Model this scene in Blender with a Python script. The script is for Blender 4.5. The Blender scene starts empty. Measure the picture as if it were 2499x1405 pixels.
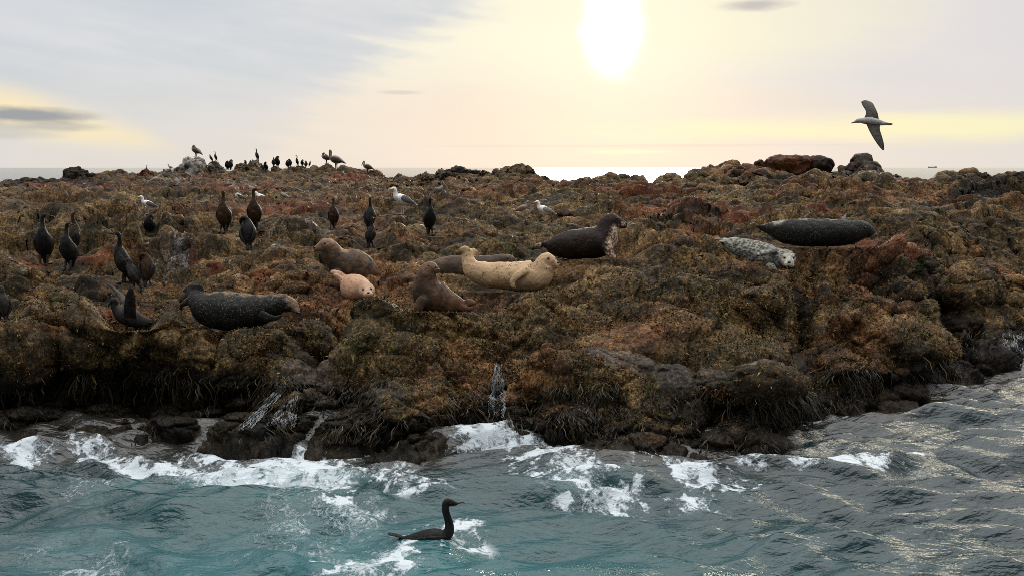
import bpy, bmesh, math, random
import numpy as np
from mathutils import Vector, Matrix
from mathutils.bvhtree import BVHTree

S = bpy.context.scene
COL = S.collection
R = math.radians
rng = np.random.default_rng(7)
random.seed(7)

# ------------------------------------------------------------------ camera
FPX, CX, CY, HC = 2165.0, 1249.5, 702.5, 2.6        # focal length in photo pixels, photo centre, camera height
TH = math.atan((CY - 410.0) / FPX)
CT, ST = math.cos(TH), math.sin(TH)
cam = bpy.data.cameras.new('camera'); camo = bpy.data.objects.new('camera', cam); COL.objects.link(camo)
cam.sensor_width = 36.0; cam.lens = 36.0 * FPX / 2499.0
cam.clip_start = 0.1; cam.clip_end = 90000
camo.location = (0, 0, HC); camo.rotation_euler = (math.pi / 2 - TH, 0, 0)
S.camera = camo
S.view_settings.view_transform = 'Standard'; S.view_settings.look = 'None'
S.cycles.filter_width = .85; S.cycles.use_denoising = False
S.view_settings.exposure = 0.0; S.view_settings.gamma = 1.0

def ray(px, py):
    """slope of the sight line: (dx/dy, dz/dy)"""
    xc = (np.asarray(px, float) - CX) / FPX; yc = (CY - np.asarray(py, float)) / FPX
    dy = CT + yc * ST; dz = -ST + yc * CT
    return xc / dy, dz / dy
def P(px, py, Y):
    a, b = ray(px, py); return np.stack([a * Y, np.asarray(Y, float) + 0 * a, HC + b * Y], -1)
def proj(v):
    x, y, z = v[..., 0], v[..., 1], v[..., 2] - HC
    d = y * CT - z * ST; u = y * ST + z * CT
    return CX + FPX * x / d, CY - FPX * u / d
def water_Y(py): return HC / -ray(0 * np.asarray(py, float), py)[1]

# ------------------------------------------------------------------ node expressions
class E:
    def __init__(s, t, k): s.t, s.k = t, k
    def m(s, op, *a):
        n = s.t.nodes.new('ShaderNodeMath'); n.operation = op
        for i, v in enumerate((s,) + a):
            if isinstance(v, E): s.t.links.new(v.k, n.inputs[i])
            else: n.inputs[i].default_value = float(v)
        return E(s.t, n.outputs[0])
    def __add__(s, o): return s.m('ADD', o)
    __radd__ = __add__
    def __sub__(s, o): return s.m('SUBTRACT', o)
    def __rsub__(s, o): return (s * -1) + o
    def __mul__(s, o): return s.m('MULTIPLY', o)
    __rmul__ = __mul__
    def __truediv__(s, o): return s.m('DIVIDE', o)
    def abs(s): return s.m('ABSOLUTE')
    def pow(s, o): return s.m('POWER', o)
    def exp(s): return s.m('EXPONENT')
    def max(s, o): return s.m('MAXIMUM', o)
    def min(s, o): return s.m('MINIMUM', o)
    def clamp(s): return s.max(0).min(1)
    def step(s, a, b):                       # smoothstep between a and b
        n = s.t.nodes.new('ShaderNodeMapRange'); n.interpolation_type = 'SMOOTHSTEP'
        s.t.links.new(s.k, n.inputs[0]); n.inputs[1].default_value = a; n.inputs[2].default_value = b
        return E(s.t, n.outputs[0])
def link(t, v, sock):
    if isinstance(v, E): t.links.new(v.k, sock)
    elif isinstance(v, (tuple, list)): sock.default_value = tuple(v) + ((1.0,) if len(v) == 3 and len(sock.default_value) == 4 else ())
    else: sock.default_value = v
def cmix(t, f, a, b, blend='MIX'):
    n = t.nodes.new('ShaderNodeMix'); n.data_type = 'RGBA'; n.blend_type = blend
    link(t, f, n.inputs[0]); link(t, a, n.inputs[6]); link(t, b, n.inputs[7])
    return E(t, n.outputs[2])
def noise(t, vec, scale, detail=4, rough=.55, dist=0, out=0):
    n = t.nodes.new('ShaderNodeTexNoise'); t.links.new(vec.k, n.inputs['Vector'])
    n.inputs['Scale'].default_value = scale; n.inputs['Detail'].default_value = detail
    n.inputs['Roughness'].default_value = rough; n.inputs['Distortion'].default_value = dist
    return E(t, n.outputs[out])
def voro(t, vec, scale, feature='F1', rnd=1.0):
    n = t.nodes.new('ShaderNodeTexVoronoi'); n.feature = feature; t.links.new(vec.k, n.inputs['Vector'])
    n.inputs['Scale'].default_value = scale; n.inputs['Randomness'].default_value = rnd
    return E(t, n.outputs['Distance'])
def ramp(t, f, stops):
    n = t.nodes.new('ShaderNodeValToRGB'); r = n.color_ramp
    while len(r.elements) < len(stops): r.elements.new(.5)
    for e, (p, c) in zip(r.elements, stops): e.position = p; e.color = tuple(c) + (1,)
    link(t, f, n.inputs[0]); return E(t, n.outputs[0])
def attr(t, name):
    n = t.nodes.new('ShaderNodeAttribute'); n.attribute_name = name; return E(t, n.outputs['Fac'])
def vec3(t, x, y, z):
    n = t.nodes.new('ShaderNodeCombineXYZ')
    for i, v in enumerate((x, y, z)): link(t, v, n.inputs[i])
    return E(t, n.outputs[0])
def sep(t, v):
    n = t.nodes.new('ShaderNodeSeparateXYZ'); t.links.new(v.k, n.inputs[0]); return [E(t, o) for o in n.outputs]

# ------------------------------------------------------------------ sky and sun
SUN_AZ, SUN_EL = math.atan((1490 - CX) / FPX), R(8.6)
W = bpy.data.worlds.new('World'); S.world = W; W.use_nodes = True
t = W.node_tree; t.nodes.clear()
tc = t.nodes.new('ShaderNodeTexCoord'); D = E(t, tc.outputs['Generated'])
dx, dy, dz = sep(t, D)
az = dx.m('ARCTAN2', dy); el = dz.m('ARCSINE')
def AZ(px): return math.atan((px - CX) / FPX)
def EL(py): return math.atan((410.0 - py) / FPX)
sv = vec3(t, az * 1.0, el * 2.6, 0.0)
wn = noise(t, sv, 5.0, 7, .6) - .5                  # wind-drawn cloud wisps, used to break every edge
wn2 = noise(t, sv, 17.0, 5, .6) - .5
streak = noise(t, vec3(t, az * 1.0, el * 9.0 + az * 1.2, 3.1), 6.0, 5, .55) - .5
def blob(px, py, rx, ry, k=0.5, tilt=0.0):
    a = az - AZ(px); b = el - EL(py)
    if tilt: a, b = a * math.cos(tilt) + b * math.sin(tilt), b * math.cos(tilt) - a * math.sin(tilt)
    a = a / (rx / FPX); b = b / (ry / FPX)
    return (a * a + b * b).pow(.5) + wn * k + streak * k
grey = cmix(t, (wn * 1.6 + streak * 1.2 + .5).clamp(), (.60, .655, .70), (.76, .765, .79))
grey = cmix(t, (az * 1.1 + .35 + wn).clamp(), grey, (.79, .755, .765))
# pale veil low over the sea
low = (1 - el.step(0.0, .13)) * .8
grey = cmix(t, low, grey, (.80, .755, .70))
# warm thin cloud right of a diagonal edge
edge = (az - AZ(900)) * .61 + (el - EL(150)) * -.79 * -1.0 * -1.0 + wn * .13 + streak * .13
warm = edge.step(-.02, .05) * (1 - az.step(.14, .40)) * (1 - (1 - el.step(-.01, .07)) * .45)
c = cmix(t, warm * .92, grey, cmix(t, (el.step(.05, .15) + wn * .8).clamp(), (.88, .795, .69), (.985, .945, .75)))
lo = 1 - blob(1450, 300, 900, 110, .55).step(.2, 1.1)
c = cmix(t, lo * .35, c, (.90, .76, .64))
lp = 1 - blob(70, 300, 330, 62, .8, -.23).step(.25, 1.1)
c = cmix(t, lp * .95, c, (1.0, .86, .56))
rb = 1 - blob(2260, 322, 760, 34, 1.1).step(.1, 1.3)
c = cmix(t, rb * .8, c, (1.0, .95, .58))
rt = 1 - blob(1900, 70, 420, 120, .8).step(.3, 1.2)
c = cmix(t, rt * .5, c, (.98, .92, .66))
lw = 1 - blob(1530, 372, 120, 7, .9).step(.3, 1.2)
c = cmix(t, lw * .8, c, (1.0, .90, .66))
lw2 = 1 - blob(1560, 358, 560, 4, .9).step(.3, 1.2)
c = cmix(t, lw2 * .35, c, (.62, .56, .56))
# small darker clouds
for (px, py, rx, ry, k, f, cc) in ((80, 300, 150, 18, .9, .95, (.33, .35, .39)), (150, 322, 110, 12, .9, .6, (.42, .43, .47)), (40, 335, 120, 20, .9, .5, (.48, .51, .56)),
                               (1820, 40, 100, 16, .9, .9, (.50, .475, .50)), (985, 233, 62, 6, .9, .6, (.62, .58, .58)), (1980, 30, 80, 7, .9, .35, (.6, .57, .58))):
    mk = 1 - (blob(px, py, rx, ry, k) + wn2 * .9).step(.35, 1.25)
    c = cmix(t, mk * f, c, cc)
# the sun burning through
sd = blob(1490, 80, 260, 260, .25)
c = cmix(t, (sd * sd * -1.6).exp() * .72, c, (1.0, .955, .76))
core = 1 - (blob(1490, 86, 60, 100, .6) + wn2 * .7).step(.05, 1.5)
core2 = 1 - (blob(1486, -60, 60, 150, .5) + wn2 * .5).step(.05, 1.45)
core = core.max(core2)
c = cmix(t, core, c, (2.3, 2.2, 1.85))
hi = 1 - ((az - .62) * (az - .62) / .13 + (el - .52) * (el - .52) / .105).pow(.5).step(.15, .92)   # unseen bright patch right of the sun, added so the right-hand water reflects it
c = cmix(t, hi * .9, c, (7.0, 6.3, 4.8))
# behind the camera: even overcast
back = 1 - dy.step(-.45, .25)
c = cmix(t, back, c, cmix(t, (wn * 2 + .5).clamp(), (.20, .215, .24), (.30, .305, .32)))
c = cmix(t, el.step(.50, 1.2), c, cmix(t, (wn * 2 + .5).clamp(), (2.6, 2.62, 2.65), (3.1, 3.04, 2.95)))      # an overcast is brightest overhead
sky = t.nodes.new('ShaderNodeTexSky'); sky.sky_type = 'NISHITA'; sky.sun_disc = False
sky.sun_elevation = SUN_EL; sky.sun_rotation = SUN_AZ
b1 = t.nodes.new('ShaderNodeBackground'); b1.inputs[1].default_value = .05; t.links.new(sky.outputs[0], b1.inputs[0])
b2 = t.nodes.new('ShaderNodeBackground'); b2.inputs[1].default_value = 1.0; t.links.new(c.k, b2.inputs[0])
mx = t.nodes.new('ShaderNodeMixShader'); mx.inputs[0].default_value = .93
t.links.new(b1.outputs[0], mx.inputs[1]); t.links.new(b2.outputs[0], mx.inputs[2])
wo = t.nodes.new('ShaderNodeOutputWorld'); t.links.new(mx.outputs[0], wo.inputs[0])
W.cycles.sampling_method = 'MANUAL'; W.cycles.sample_map_resolution = 1024

sl = bpy.data.lights.new('sun', 'SUN'); sl.energy = 1.5; sl.angle = R(12); sl.color = (1.0, .86, .66)
so = bpy.data.objects.new('sun', sl); COL.objects.link(so)
sdir = Vector((math.sin(SUN_AZ) * math.cos(SUN_EL), math.cos(SUN_AZ) * math.cos(SUN_EL), math.sin(SUN_EL)))
so.rotation_euler = sdir.to_track_quat('Z', 'Y').to_euler()

# ------------------------------------------------------------------ numpy noise
def gnoise(p, seed=0):
    p = np.asarray(p, np.float32); i = np.floor(p).astype(np.int32); f = p - i
    u = f * f * f * (f * (f * 6 - 15) + 10); out = np.zeros(p.shape[:-1], np.float32)
    for a in (0, 1):
        wx = u[..., 0] if a else 1 - u[..., 0]
        for b in (0, 1):
            wy = u[..., 1] if b else 1 - u[..., 1]
            for c_ in (0, 1):
                wz = u[..., 2] if c_ else 1 - u[..., 2]
                h = ((i[..., 0] + a).astype(np.uint32) * np.uint32(73856093)) ^ ((i[..., 1] + b).astype(np.uint32) * np.uint32(19349663)) ^ ((i[..., 2] + c_).astype(np.uint32) * np.uint32(83492791)) ^ np.uint32(seed * 2654435 + 977)
                h ^= h >> np.uint32(15); h *= np.uint32(2246822519); h ^= h >> np.uint32(13); h *= np.uint32(3266489917); h ^= h >> np.uint32(16)
                g = ((h & 1023).astype(np.float32) / 511.5 - 1) * (f[..., 0] - a) + (((h >> np.uint32(10)) & 1023).astype(np.float32) / 511.5 - 1) * (f[..., 1] - b) + (((h >> np.uint32(20)) & 1023).astype(np.float32) / 511.5 - 1) * (f[..., 2] - c_)
                out += wx * wy * wz * g
    return out * 1.15
def fbm(p, n=4, lac=2.03, gain=.5, seed=0):
    o = 0; a = 1.0; q = np.asarray(p, np.float32)
    for k in range(n): o = o + a * gnoise(q, seed + k * 13); q = q * lac + 17.3; a *= gain
    return o
def worley(p, seed=0):
    p = np.asarray(p, np.float32); i = np.floor(p).astype(np.int32); f = p - i
    d1 = np.full(p.shape[:-1], 9., np.float32); d2 = d1.copy()
    for a in (-1, 0, 1):
        for b in (-1, 0, 1):
            for c_ in (-1, 0, 1):
                h = ((i[..., 0] + a).astype(np.uint32) * np.uint32(73856093)) ^ ((i[..., 1] + b).astype(np.uint32) * np.uint32(19349663)) ^ ((i[..., 2] + c_).astype(np.uint32) * np.uint32(83492791)) ^ np.uint32(seed * 7919 + 31)
                h ^= h >> np.uint32(15); h *= np.uint32(2246822519); h ^= h >> np.uint32(13); h *= np.uint32(3266489917); h ^= h >> np.uint32(16)
                X = a + (h & 1023).astype(np.float32) / 1023 - f[..., 0]; Y = b + ((h >> np.uint32(10)) & 1023).astype(np.float32) / 1023 - f[..., 1]; Z = c_ + ((h >> np.uint32(20)) & 1023).astype(np.float32) / 1023 - f[..., 2]
                d = X * X + Y * Y + Z * Z
                d2 = np.minimum(d2, np.maximum(d, d1)); d1 = np.minimum(d1, d)
    return np.sqrt(d1), np.sqrt(d2)
def sstep(x, a, b):
    u = np.clip((x - a) / (b - a), 0, 1); return u * u * (3 - 2 * u)

# ------------------------------------------------------------------ object helpers
def mat(name, rough=.6, spec=.5):
    m = bpy.data.materials.new(name); m.use_nodes = True; t = m.node_tree
    b = t.nodes['Principled BSDF']; b.inputs['Roughness'].default_value = rough; b.inputs['Specular IOR Level'].default_value = spec
    return m, t, b
def bump(t, b, h, strength, dist):
    n = t.nodes.new('ShaderNodeBump'); n.inputs['Strength'].default_value = strength; n.inputs['Distance'].default_value = dist
    t.links.new(h.k, n.inputs['Height']); t.links.new(n.outputs[0], b.inputs['Normal'])
def pos(t):
    return E(t, t.nodes.new('ShaderNodeNewGeometry').outputs['Position'])
def objco(t):
    return E(t, t.nodes.new('ShaderNodeTexCoord').outputs['Object'])
def mesh_np(name, v, quads=None, tris=None, m=None, attrs=None, smooth=True):
    me = bpy.data.meshes.new(name); v = np.ascontiguousarray(v, np.float32).reshape(-1, 3)
    nq = 0 if quads is None else len(quads); nt = 0 if tris is None else len(tris)
    me.vertices.add(len(v)); me.vertices.foreach_set('co', v.ravel())
    me.loops.add(nq * 4 + nt * 3); me.polygons.add(nq + nt)
    li = []
    if nq: li.append(np.asarray(quads, np.int32).ravel())
    if nt: li.append(np.asarray(tris, np.int32).ravel())
    me.loops.foreach_set('vertex_index', np.concatenate(li))
    st = np.concatenate([np.arange(nq) * 4, nq * 4 + np.arange(nt) * 3]).astype(np.int32)
    me.polygons.foreach_set('loop_start', st)
    for k, a in (attrs or {}).items():
        at = me.attributes.new(k, 'FLOAT', 'POINT'); at.data.foreach_set('value', np.ascontiguousarray(a, np.float32).ravel())
    me.update(calc_edges=True); me.validate()
    if smooth: me.polygons.foreach_set('use_smooth', np.ones(nq + nt, bool))
    if m: me.materials.append(m)
    return me
def grid_quads(nr, nc):
    i = np.arange(nr * nc).reshape(nr, nc)
    return np.stack([i[:-1, :-1], i[:-1, 1:], i[1:, 1:], i[1:, :-1]], -1).reshape(-1, 4)
def add(name, me, parent=None, **props):
    o = bpy.data.objects.new(name, me); COL.objects.link(o)
    if parent: o.parent = parent
    for k, v in props.items():
        if v: o[k] = v
    return o

# ------------------------------------------------------------------ the rock island
PX = [-900, -100, 150, 400, 650, 900, 1100, 1300, 1500, 1700, 1850, 1960, 2100, 2300, 2500, 3400]
WATER = [(-900, 1060), (0, 1058), (250, 1062), (500, 1082), (560, 1100), (640, 1082), (720, 1075), (800, 1092), (900, 1102), (1000, 1108), (1090, 1085), (1130, 1052), (1230, 1055), (1300, 1075), (1400, 1088), (1500, 1098), (1600, 1108), (1750, 1110), (1880, 1102), (1940, 1085), (1965, 1012), (2060, 1002), (2160, 1005), (2250, 988), (2285, 952), (2320, 930), (2400, 912), (2500, 892), (2700, 860), (3400, 800)]
SKY = [(-900, 448), (-200, 440), (0, 446), (70, 441), (150, 442), (235, 432), (250, 425), (290, 420), (340, 427), (360, 420), (400, 424), (470, 430), (560, 420), (600, 420), (660, 416), (690, 414), (750, 411), (800, 409), (830, 412), (870, 418), (900, 421), (935, 426), (943, 433), (1000, 433), (1012, 438), (1040, 432), (1068, 432), (1075, 428), (1190, 432), (1215, 421), (1230, 413), (1275, 412), (1287, 425), (1310, 433), (1330, 444), (1370, 453), (1385, 446), (1430, 444), (1458, 442), (1500, 440), (1570, 440), (1588, 449), (1602, 449), (1650, 433), (1700, 421), (1770, 409), (1800, 405), (1815, 405), (1835, 414), (1880, 420), (1940, 428), (2010, 432), (2030, 428), (2110, 425), (2160, 438), (2200, 450), (2240, 454), (2290, 447), (2320, 436), (2400, 438), (2460, 440), (2500, 434), (2600, 425), (2800, 445), (3400, 455)]
LV = [  # (photo row, distance) along each column, from the water up
 ([980, 970, 962, 968, 985, 1005, 1000, 1005, 1015, 1030, 1035, 950, 930, 860, 830, 760], [9.6, 9.5, 9.5, 9.45, 9.0, 8.7, 8.75, 8.8, 8.55, 8.3, 8.25, 9.9, 9.95, 11.5, 12.6, 14.2]),
 ([880, 880, 865, 855, 880, 870, 850, 860, 885, 905, 930, 875, 835, 745, 700, 640], [9.1, 9.1, 9.15, 9.35, 9.45, 9.5, 9.65, 9.35, 9.0, 8.7, 8.55, 10.0, 10.05, 11.7, 12.9, 14.4]),
 ([800, 800, 790, 800, 795, 790, 790, 785, 810, 820, 825, 790, 760, 690, 650, 600], [10.2, 10.2, 10.3, 10.3, 10.5, 10.6, 10.5, 10.4, 10.2, 10.2, 10.4, 10.8, 10.9, 12.2, 13.3, 14.9]),
 ([720, 720, 720, 715, 720, 720, 715, 710, 705, 705, 705, 690, 680, 630, 600, 570], [11.9, 11.9, 11.8, 11.8, 11.7, 11.7, 11.8, 12.0, 11.8, 11.2, 11.2, 11.5, 11.7, 12.8, 13.9, 15.3]),
 ([645, 645, 645, 645, 640, 640, 640, 635, 632, 648, 650, 620, 610, 585, 565, 545], [13.2, 13.2, 13.2, 13.2, 13.3, 13.4, 13.3, 13.4, 13.2, 11.9, 11.7, 12.0, 12.4, 13.5, 14.7, 16.0]),
 ([580, 580, 580, 580, 575, 575, 575, 575, 575, 590, 592, 585, 560, 540, 525, 515], [15, 15, 15, 15, 15, 15, 14.8, 14.8, 14.6, 13.5, 12.8, 12.7, 13.6, 14.9, 15.9, 17.0]),
 ([525, 525, 525, 525, 525, 525, 525, 525, 525, 528, 528, 522, 510, 500, 490, 485], [17.5, 17.5, 17.5, 17.5, 17.5, 17.5, 17, 17, 16.8, 16.0, 15.2, 14.8, 15.3, 16.6, 17.4, 18.3]),
 ([480, 480, 482, 485, 485, 480, 478, 480, 482, 475, 467, 462, 467, 468, 460, 462], [25, 25, 25, 26, 26, 25, 23, 22, 21, 19.5, 18.5, 18, 18, 18.6, 19, 20]),
]
KY = [38, 38, 40, 43, 45, 43, 32, 26, 25, 24, 22, 21, 20.6, 20.2, 20.1, 21.3]
cols = np.concatenate([np.linspace(-900, -140, 90, endpoint=False), np.arange(-140, 2640, 2.4), np.linspace(2640, 3400, 91)])
wat = np.interp(cols, *zip(*WATER)); skyl = np.interp(cols, *zip(*SKY))
def gsm(a, k):                                       # smooth along the columns (x is not uniform outside, fine there)
    w = np.exp(-np.linspace(-2, 2, 2 * k + 1) ** 2); w /= w.sum()
    return np.convolve(np.pad(a, k, mode='edge'), w, 'valid')
lev = []
Yw = water_Y(wat)
p_ = P(cols, wat, Yw)
lev.append(np.stack([p_[:, 0] * .86, p_[:, 1] - 1.2, p_[:, 2] * 0 - .9], -1))
lev.append(P(cols, wat + 14, water_Y(wat + 2)))
for py, Y in LV: lev.append(P(cols, gsm(np.interp(cols, PX, py), 22), gsm(np.interp(cols, PX, Y), 22)))
ky = gsm(np.interp(cols, PX, KY), 30)
lev.append(P(cols, gsm(skyl, 14) + 12, ky))
crest = P(cols, skyl, ky + 1.6); lev.append(crest)
lev.append(crest + np.array([0, 1.6, -.45])); lev.append(crest + np.array([0, 6, -2.4])); 
q = crest + np.array([0, 11, 0]); q[:, 2] = -1.5; lev.append(q)
lev = np.array(lev)                                  # levels x columns x 3
NR = [24, 70, 80, 75, 75, 70, 70, 75, 150, 170, 40, 16, 16, 8]
rows = []
for k in range(len(lev) - 1):
    a = lev[max(k - 1, 0)]; b = lev[k]; c_ = lev[k + 1]; d = lev[min(k + 2, len(lev) - 1)]
    for s in np.arange(NR[k]) / NR[k]:
        # cubic through the levels, tangents limited so it does not overshoot
        l1 = np.linalg.norm(b - a, axis=1, keepdims=True) + 1e-3; l2 = np.linalg.norm(c_ - b, axis=1, keepdims=True) + 1e-3; l3 = np.linalg.norm(d - c_, axis=1, keepdims=True) + 1e-3
        m1 = ((b - a) / l1 + (c_ - b) / l2) * .5 * l2; m2 = ((c_ - b) / l2 + (d - c_) / l3) * .5 * l2
        h00 = 2 * s**3 - 3 * s**2 + 1; h10 = s**3 - 2 * s**2 + s; h01 = -2 * s**3 + 3 * s**2; h11 = s**3 - s**2
        rows.append(h00 * b + h10 * m1 * .8 + h01 * c_ + h11 * m2 * .8)
rows.append(lev[-1])
V = np.array(rows, np.float64); NRW, NCL = V.shape[:2]
row0 = np.cumsum([0] + NR)
BPX, BPY = proj(V)                                   # where the smooth base shows in the photo: addresses the hand-placed lumps
def normals(V):
    du = np.gradient(V, axis=1); dv = np.gradient(V, axis=0)
    n = np.cross(du, dv); n /= np.linalg.norm(n, axis=2, keepdims=True) + 1e-9
    return n
front = np.zeros((NRW, NCL), bool); front[:row0[11]] = True
DEP = V[..., 1]; BASEY = DEP.copy()
# where animals lie the rock is smoother
CALM = [(590, 790, 150, 50), (868, 728, 75, 25), (850, 675, 80, 30), (1075, 760, 90, 30), (1250, 705, 140, 35), (1130, 685, 120, 25), (1420, 630, 110, 25), (1850, 655, 110, 35), (2000, 600, 150, 28), (1600, 890, 220, 50), (1500, 840, 140, 40), (1780, 930, 120, 40), (900, 880, 150, 40)]
calm = np.ones((NRW, NCL))
for (x, y, rx, ry) in CALM: calm *= 1 - .75 * front * np.exp(-(((BPX - x) / rx) ** 2 + ((BPY - y) / ry) ** 2))
face = np.zeros(NRW); face[row0[1]:row0[4]] = 1; face = np.convolve(face, np.ones(41) / 41, 'same')[:, None]
ridge = np.zeros(NRW); ridge[row0[9]:row0[12]] = 1; ridge = np.convolve(ridge, np.ones(31) / 31, 'same')[:, None]
# hand-placed swellings (+) and clefts (-): photo col, row, half width, half height, metres
LUMPS = [(50, 850, 90, 40, .14), (290, 830, 130, 45, .16), (450, 850, 70, 40, .12), (640, 900, 90, 60, .14), (150, 880, 30, 40, -.16), (380, 880, 50, 25, -.10), (800, 860, 60, 30, -.16), (760, 890, 60, 18, -.16), (850, 800, 40, 40, -.14), (530, 850, 25, 50, -.14),
  (950, 880, 160, 55, .16), (1040, 830, 120, 30, .10), (1210, 960, 35, 90, -.16), (1350, 930, 60, 40, .14), (1440, 915, 130, 55, .07), (1750, 940, 110, 40, .05), (1860, 960, 60, 40, .14), (1700, 800, 160, 55, .16), (1860, 800, 70, 40, .12), (1680, 760, 60, 40, .06), (1960, 800, 40, 110, -.20), (2180, 860, 80, 65, .24), (2030, 930, 80, 50, .22), (2050, 790, 60, 40, .12), (2190, 690, 90, 45, .16), (2110, 650, 50, 45, .14), (2170, 760, 90, 30, .10), (2300, 780, 40, 70, -.18), (2370, 800, 70, 45, .12), (2420, 880, 70, 40, .14), (2400, 700, 120, 40, .10), (1500, 720, 150, 35, .08), (1320, 770, 60, 30, .06), (1180, 740, 50, 30, -.08), (1300, 830, 60, 22, -.06), (650, 760, 60, 20, .05), (720, 690, 80, 30, .08), (700, 640, 70, 25, .07), (1000, 700, 40, 30, .05), (370, 592, 60, 22, .05), (440, 660, 60, 30, -.05), (120, 770, 90, 30, .08), (30, 700, 60, 25, .1), (240, 720, 80, 35, -.06),
  (1230, 620, 40, 14, .03), (1560, 610, 80, 25, .06), (1700, 560, 80, 25, .08), (2250, 560, 80, 25, .08), (560, 700, 60, 14, .02), (130, 470, 160, 10, .05), (2110, 420, 60, 12, .12),
  (740, 905, 50, 20, -.06), (800, 855, 46, 26, -.07), (870, 800, 46, 28, -.07), (1660, 880, 80, 16, -.05), (1770, 902, 80, 16, -.06), (1870, 922, 60, 18, -.07), (900, 850, 90, 22, .07), (1060, 832, 90, 18, .06)]
lump = np.zeros((NRW, NCL))
for (x, y, rx, ry, a) in LUMPS:
    d = ((BPX - x) / rx) ** 2 + ((BPY - y) / ry) ** 2
    lump += 2.6 * front * a * np.exp(-d ** 1.6)
n = normals(V)
V += n * lump[..., None]
far = sstep(DEP, 16, 26)
def dome(w, r): return np.sqrt(np.clip(1 - (w / r) ** 2, 0, 1))
big = fbm(V * .75, 3, seed=3) * (.12 + .12 * face) * calm * (1 - ridge * .7)
big += fbm(V * np.array([1.7, 1.7, 2.0]), 2, seed=5) * (.05 + .03 * face) * calm * (1 - ridge * .3)
V += n * big[..., None]
n = normals(V)
plat = np.zeros(NRW); plat[row0[5]:row0[10]] = 1; plat = np.convolve(plat, np.ones(61) / 61, 'same')[:, None]
# rounded masses of bedrock parted by clefts
warp = .30 * np.stack([gnoise(V * 1.1 + k * 9, 8 + k) for k in range(3)], -1)
w1, w2 = worley(V * np.array([.95, 1.0, 1.15]) + warp, 2)
V += n * ((dome(w1, .95) - .6) * (.20 + .12 * face - .08 * plat) * (.3 + .7 * calm) * (1 - .4 * ridge) - .10 * (1 - sstep(w2 - w1, .0, .16)) * (.3 + .7 * calm))[..., None]
n = normals(V)
warp = .35 * np.stack([gnoise(V * 2.6 + k * 9, 11 + k) for k in range(3)], -1)
w3, w4 = worley(V * np.array([2.6, 2.3, 3.0]) + warp, 4)
V += n * (((dome(w3, .95) - .6) * .085 - .035 * (1 - sstep(w4 - w3, .0, .14))) * (.4 + .6 * calm) * (1 + .5 * plat))[..., None]
n = normals(V)
# ledges and ribs lying flat on the platform, ragged edges
w7, w8 = worley(V * np.array([1.25, .9, 1.6]) + .3 * fbm(V * 1.3, 2, seed=18)[..., None], 12)
V += n * (plat * calm * ((.55 - w7) * .12 + (1 - np.abs(fbm(V * np.array([1.6, 4.5, 4]), 3, seed=19)) * 2.2) * .055))[..., None]
w9, _ = worley(V * np.array([1.3, 1.3, 1.6]) + 3.3, 22)
V += n * (ridge * ((.45 - w9) * .42 + fbm(V * 2.2, 3, gain=.6, seed=23) * .14))[..., None]
def saw(ph):                                          # abrupt rise towards the viewer, long back slope
    f = ph - np.floor(ph); return np.where(f < .13, sstep(f, 0, .13), 1 - sstep((f - .13) / .87, 0, 1) ** .8)
for sp_, am_, sd_ in ((1.7, .34, 25), (.75, .20, 27), (.36, .10, 29)):
    Q = V * np.array([1.0, 1.0, 1.0]); ph = (Q[..., 1] + 1.5 * sp_ * fbm(Q / sp_ * np.array([.55, .35, .5]), 3, seed=sd_)) / sp_
    amp_ = sstep(fbm(Q / sp_ * np.array([.5, .3, .4]) + 9, 2, seed=sd_ + 1), -.25, .35)
    V[..., 2] += (plat * (.25 + .75 * calm) * (1 - .8 * ridge) + .35 * (1 - plat) * (1 - face) * calm * front * (1 - ridge)) * am_ * amp_ * (saw(ph) - .35)
n = normals(V)
rid = 1 - np.abs(fbm(V * 4.2, 4, seed=21)) * 2.0
V += n * ((rid - .5) * (.026 - .010 * plat) * (.4 + .6 * calm))[..., None]
n = normals(V)
near = 1 - sstep(DEP, 14, 20)
med = fbm(V * 11, 3, gain=.6, seed=31); fine = fbm(V * 34, 3, gain=.62, seed=41)
w5, _ = worley(V * 19, 6)
V += n * (med * (.011 + .002 * plat) + (.5 - w5) * .012 * (1 - far * .4) + fine * .010 * near)[..., None]
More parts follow.
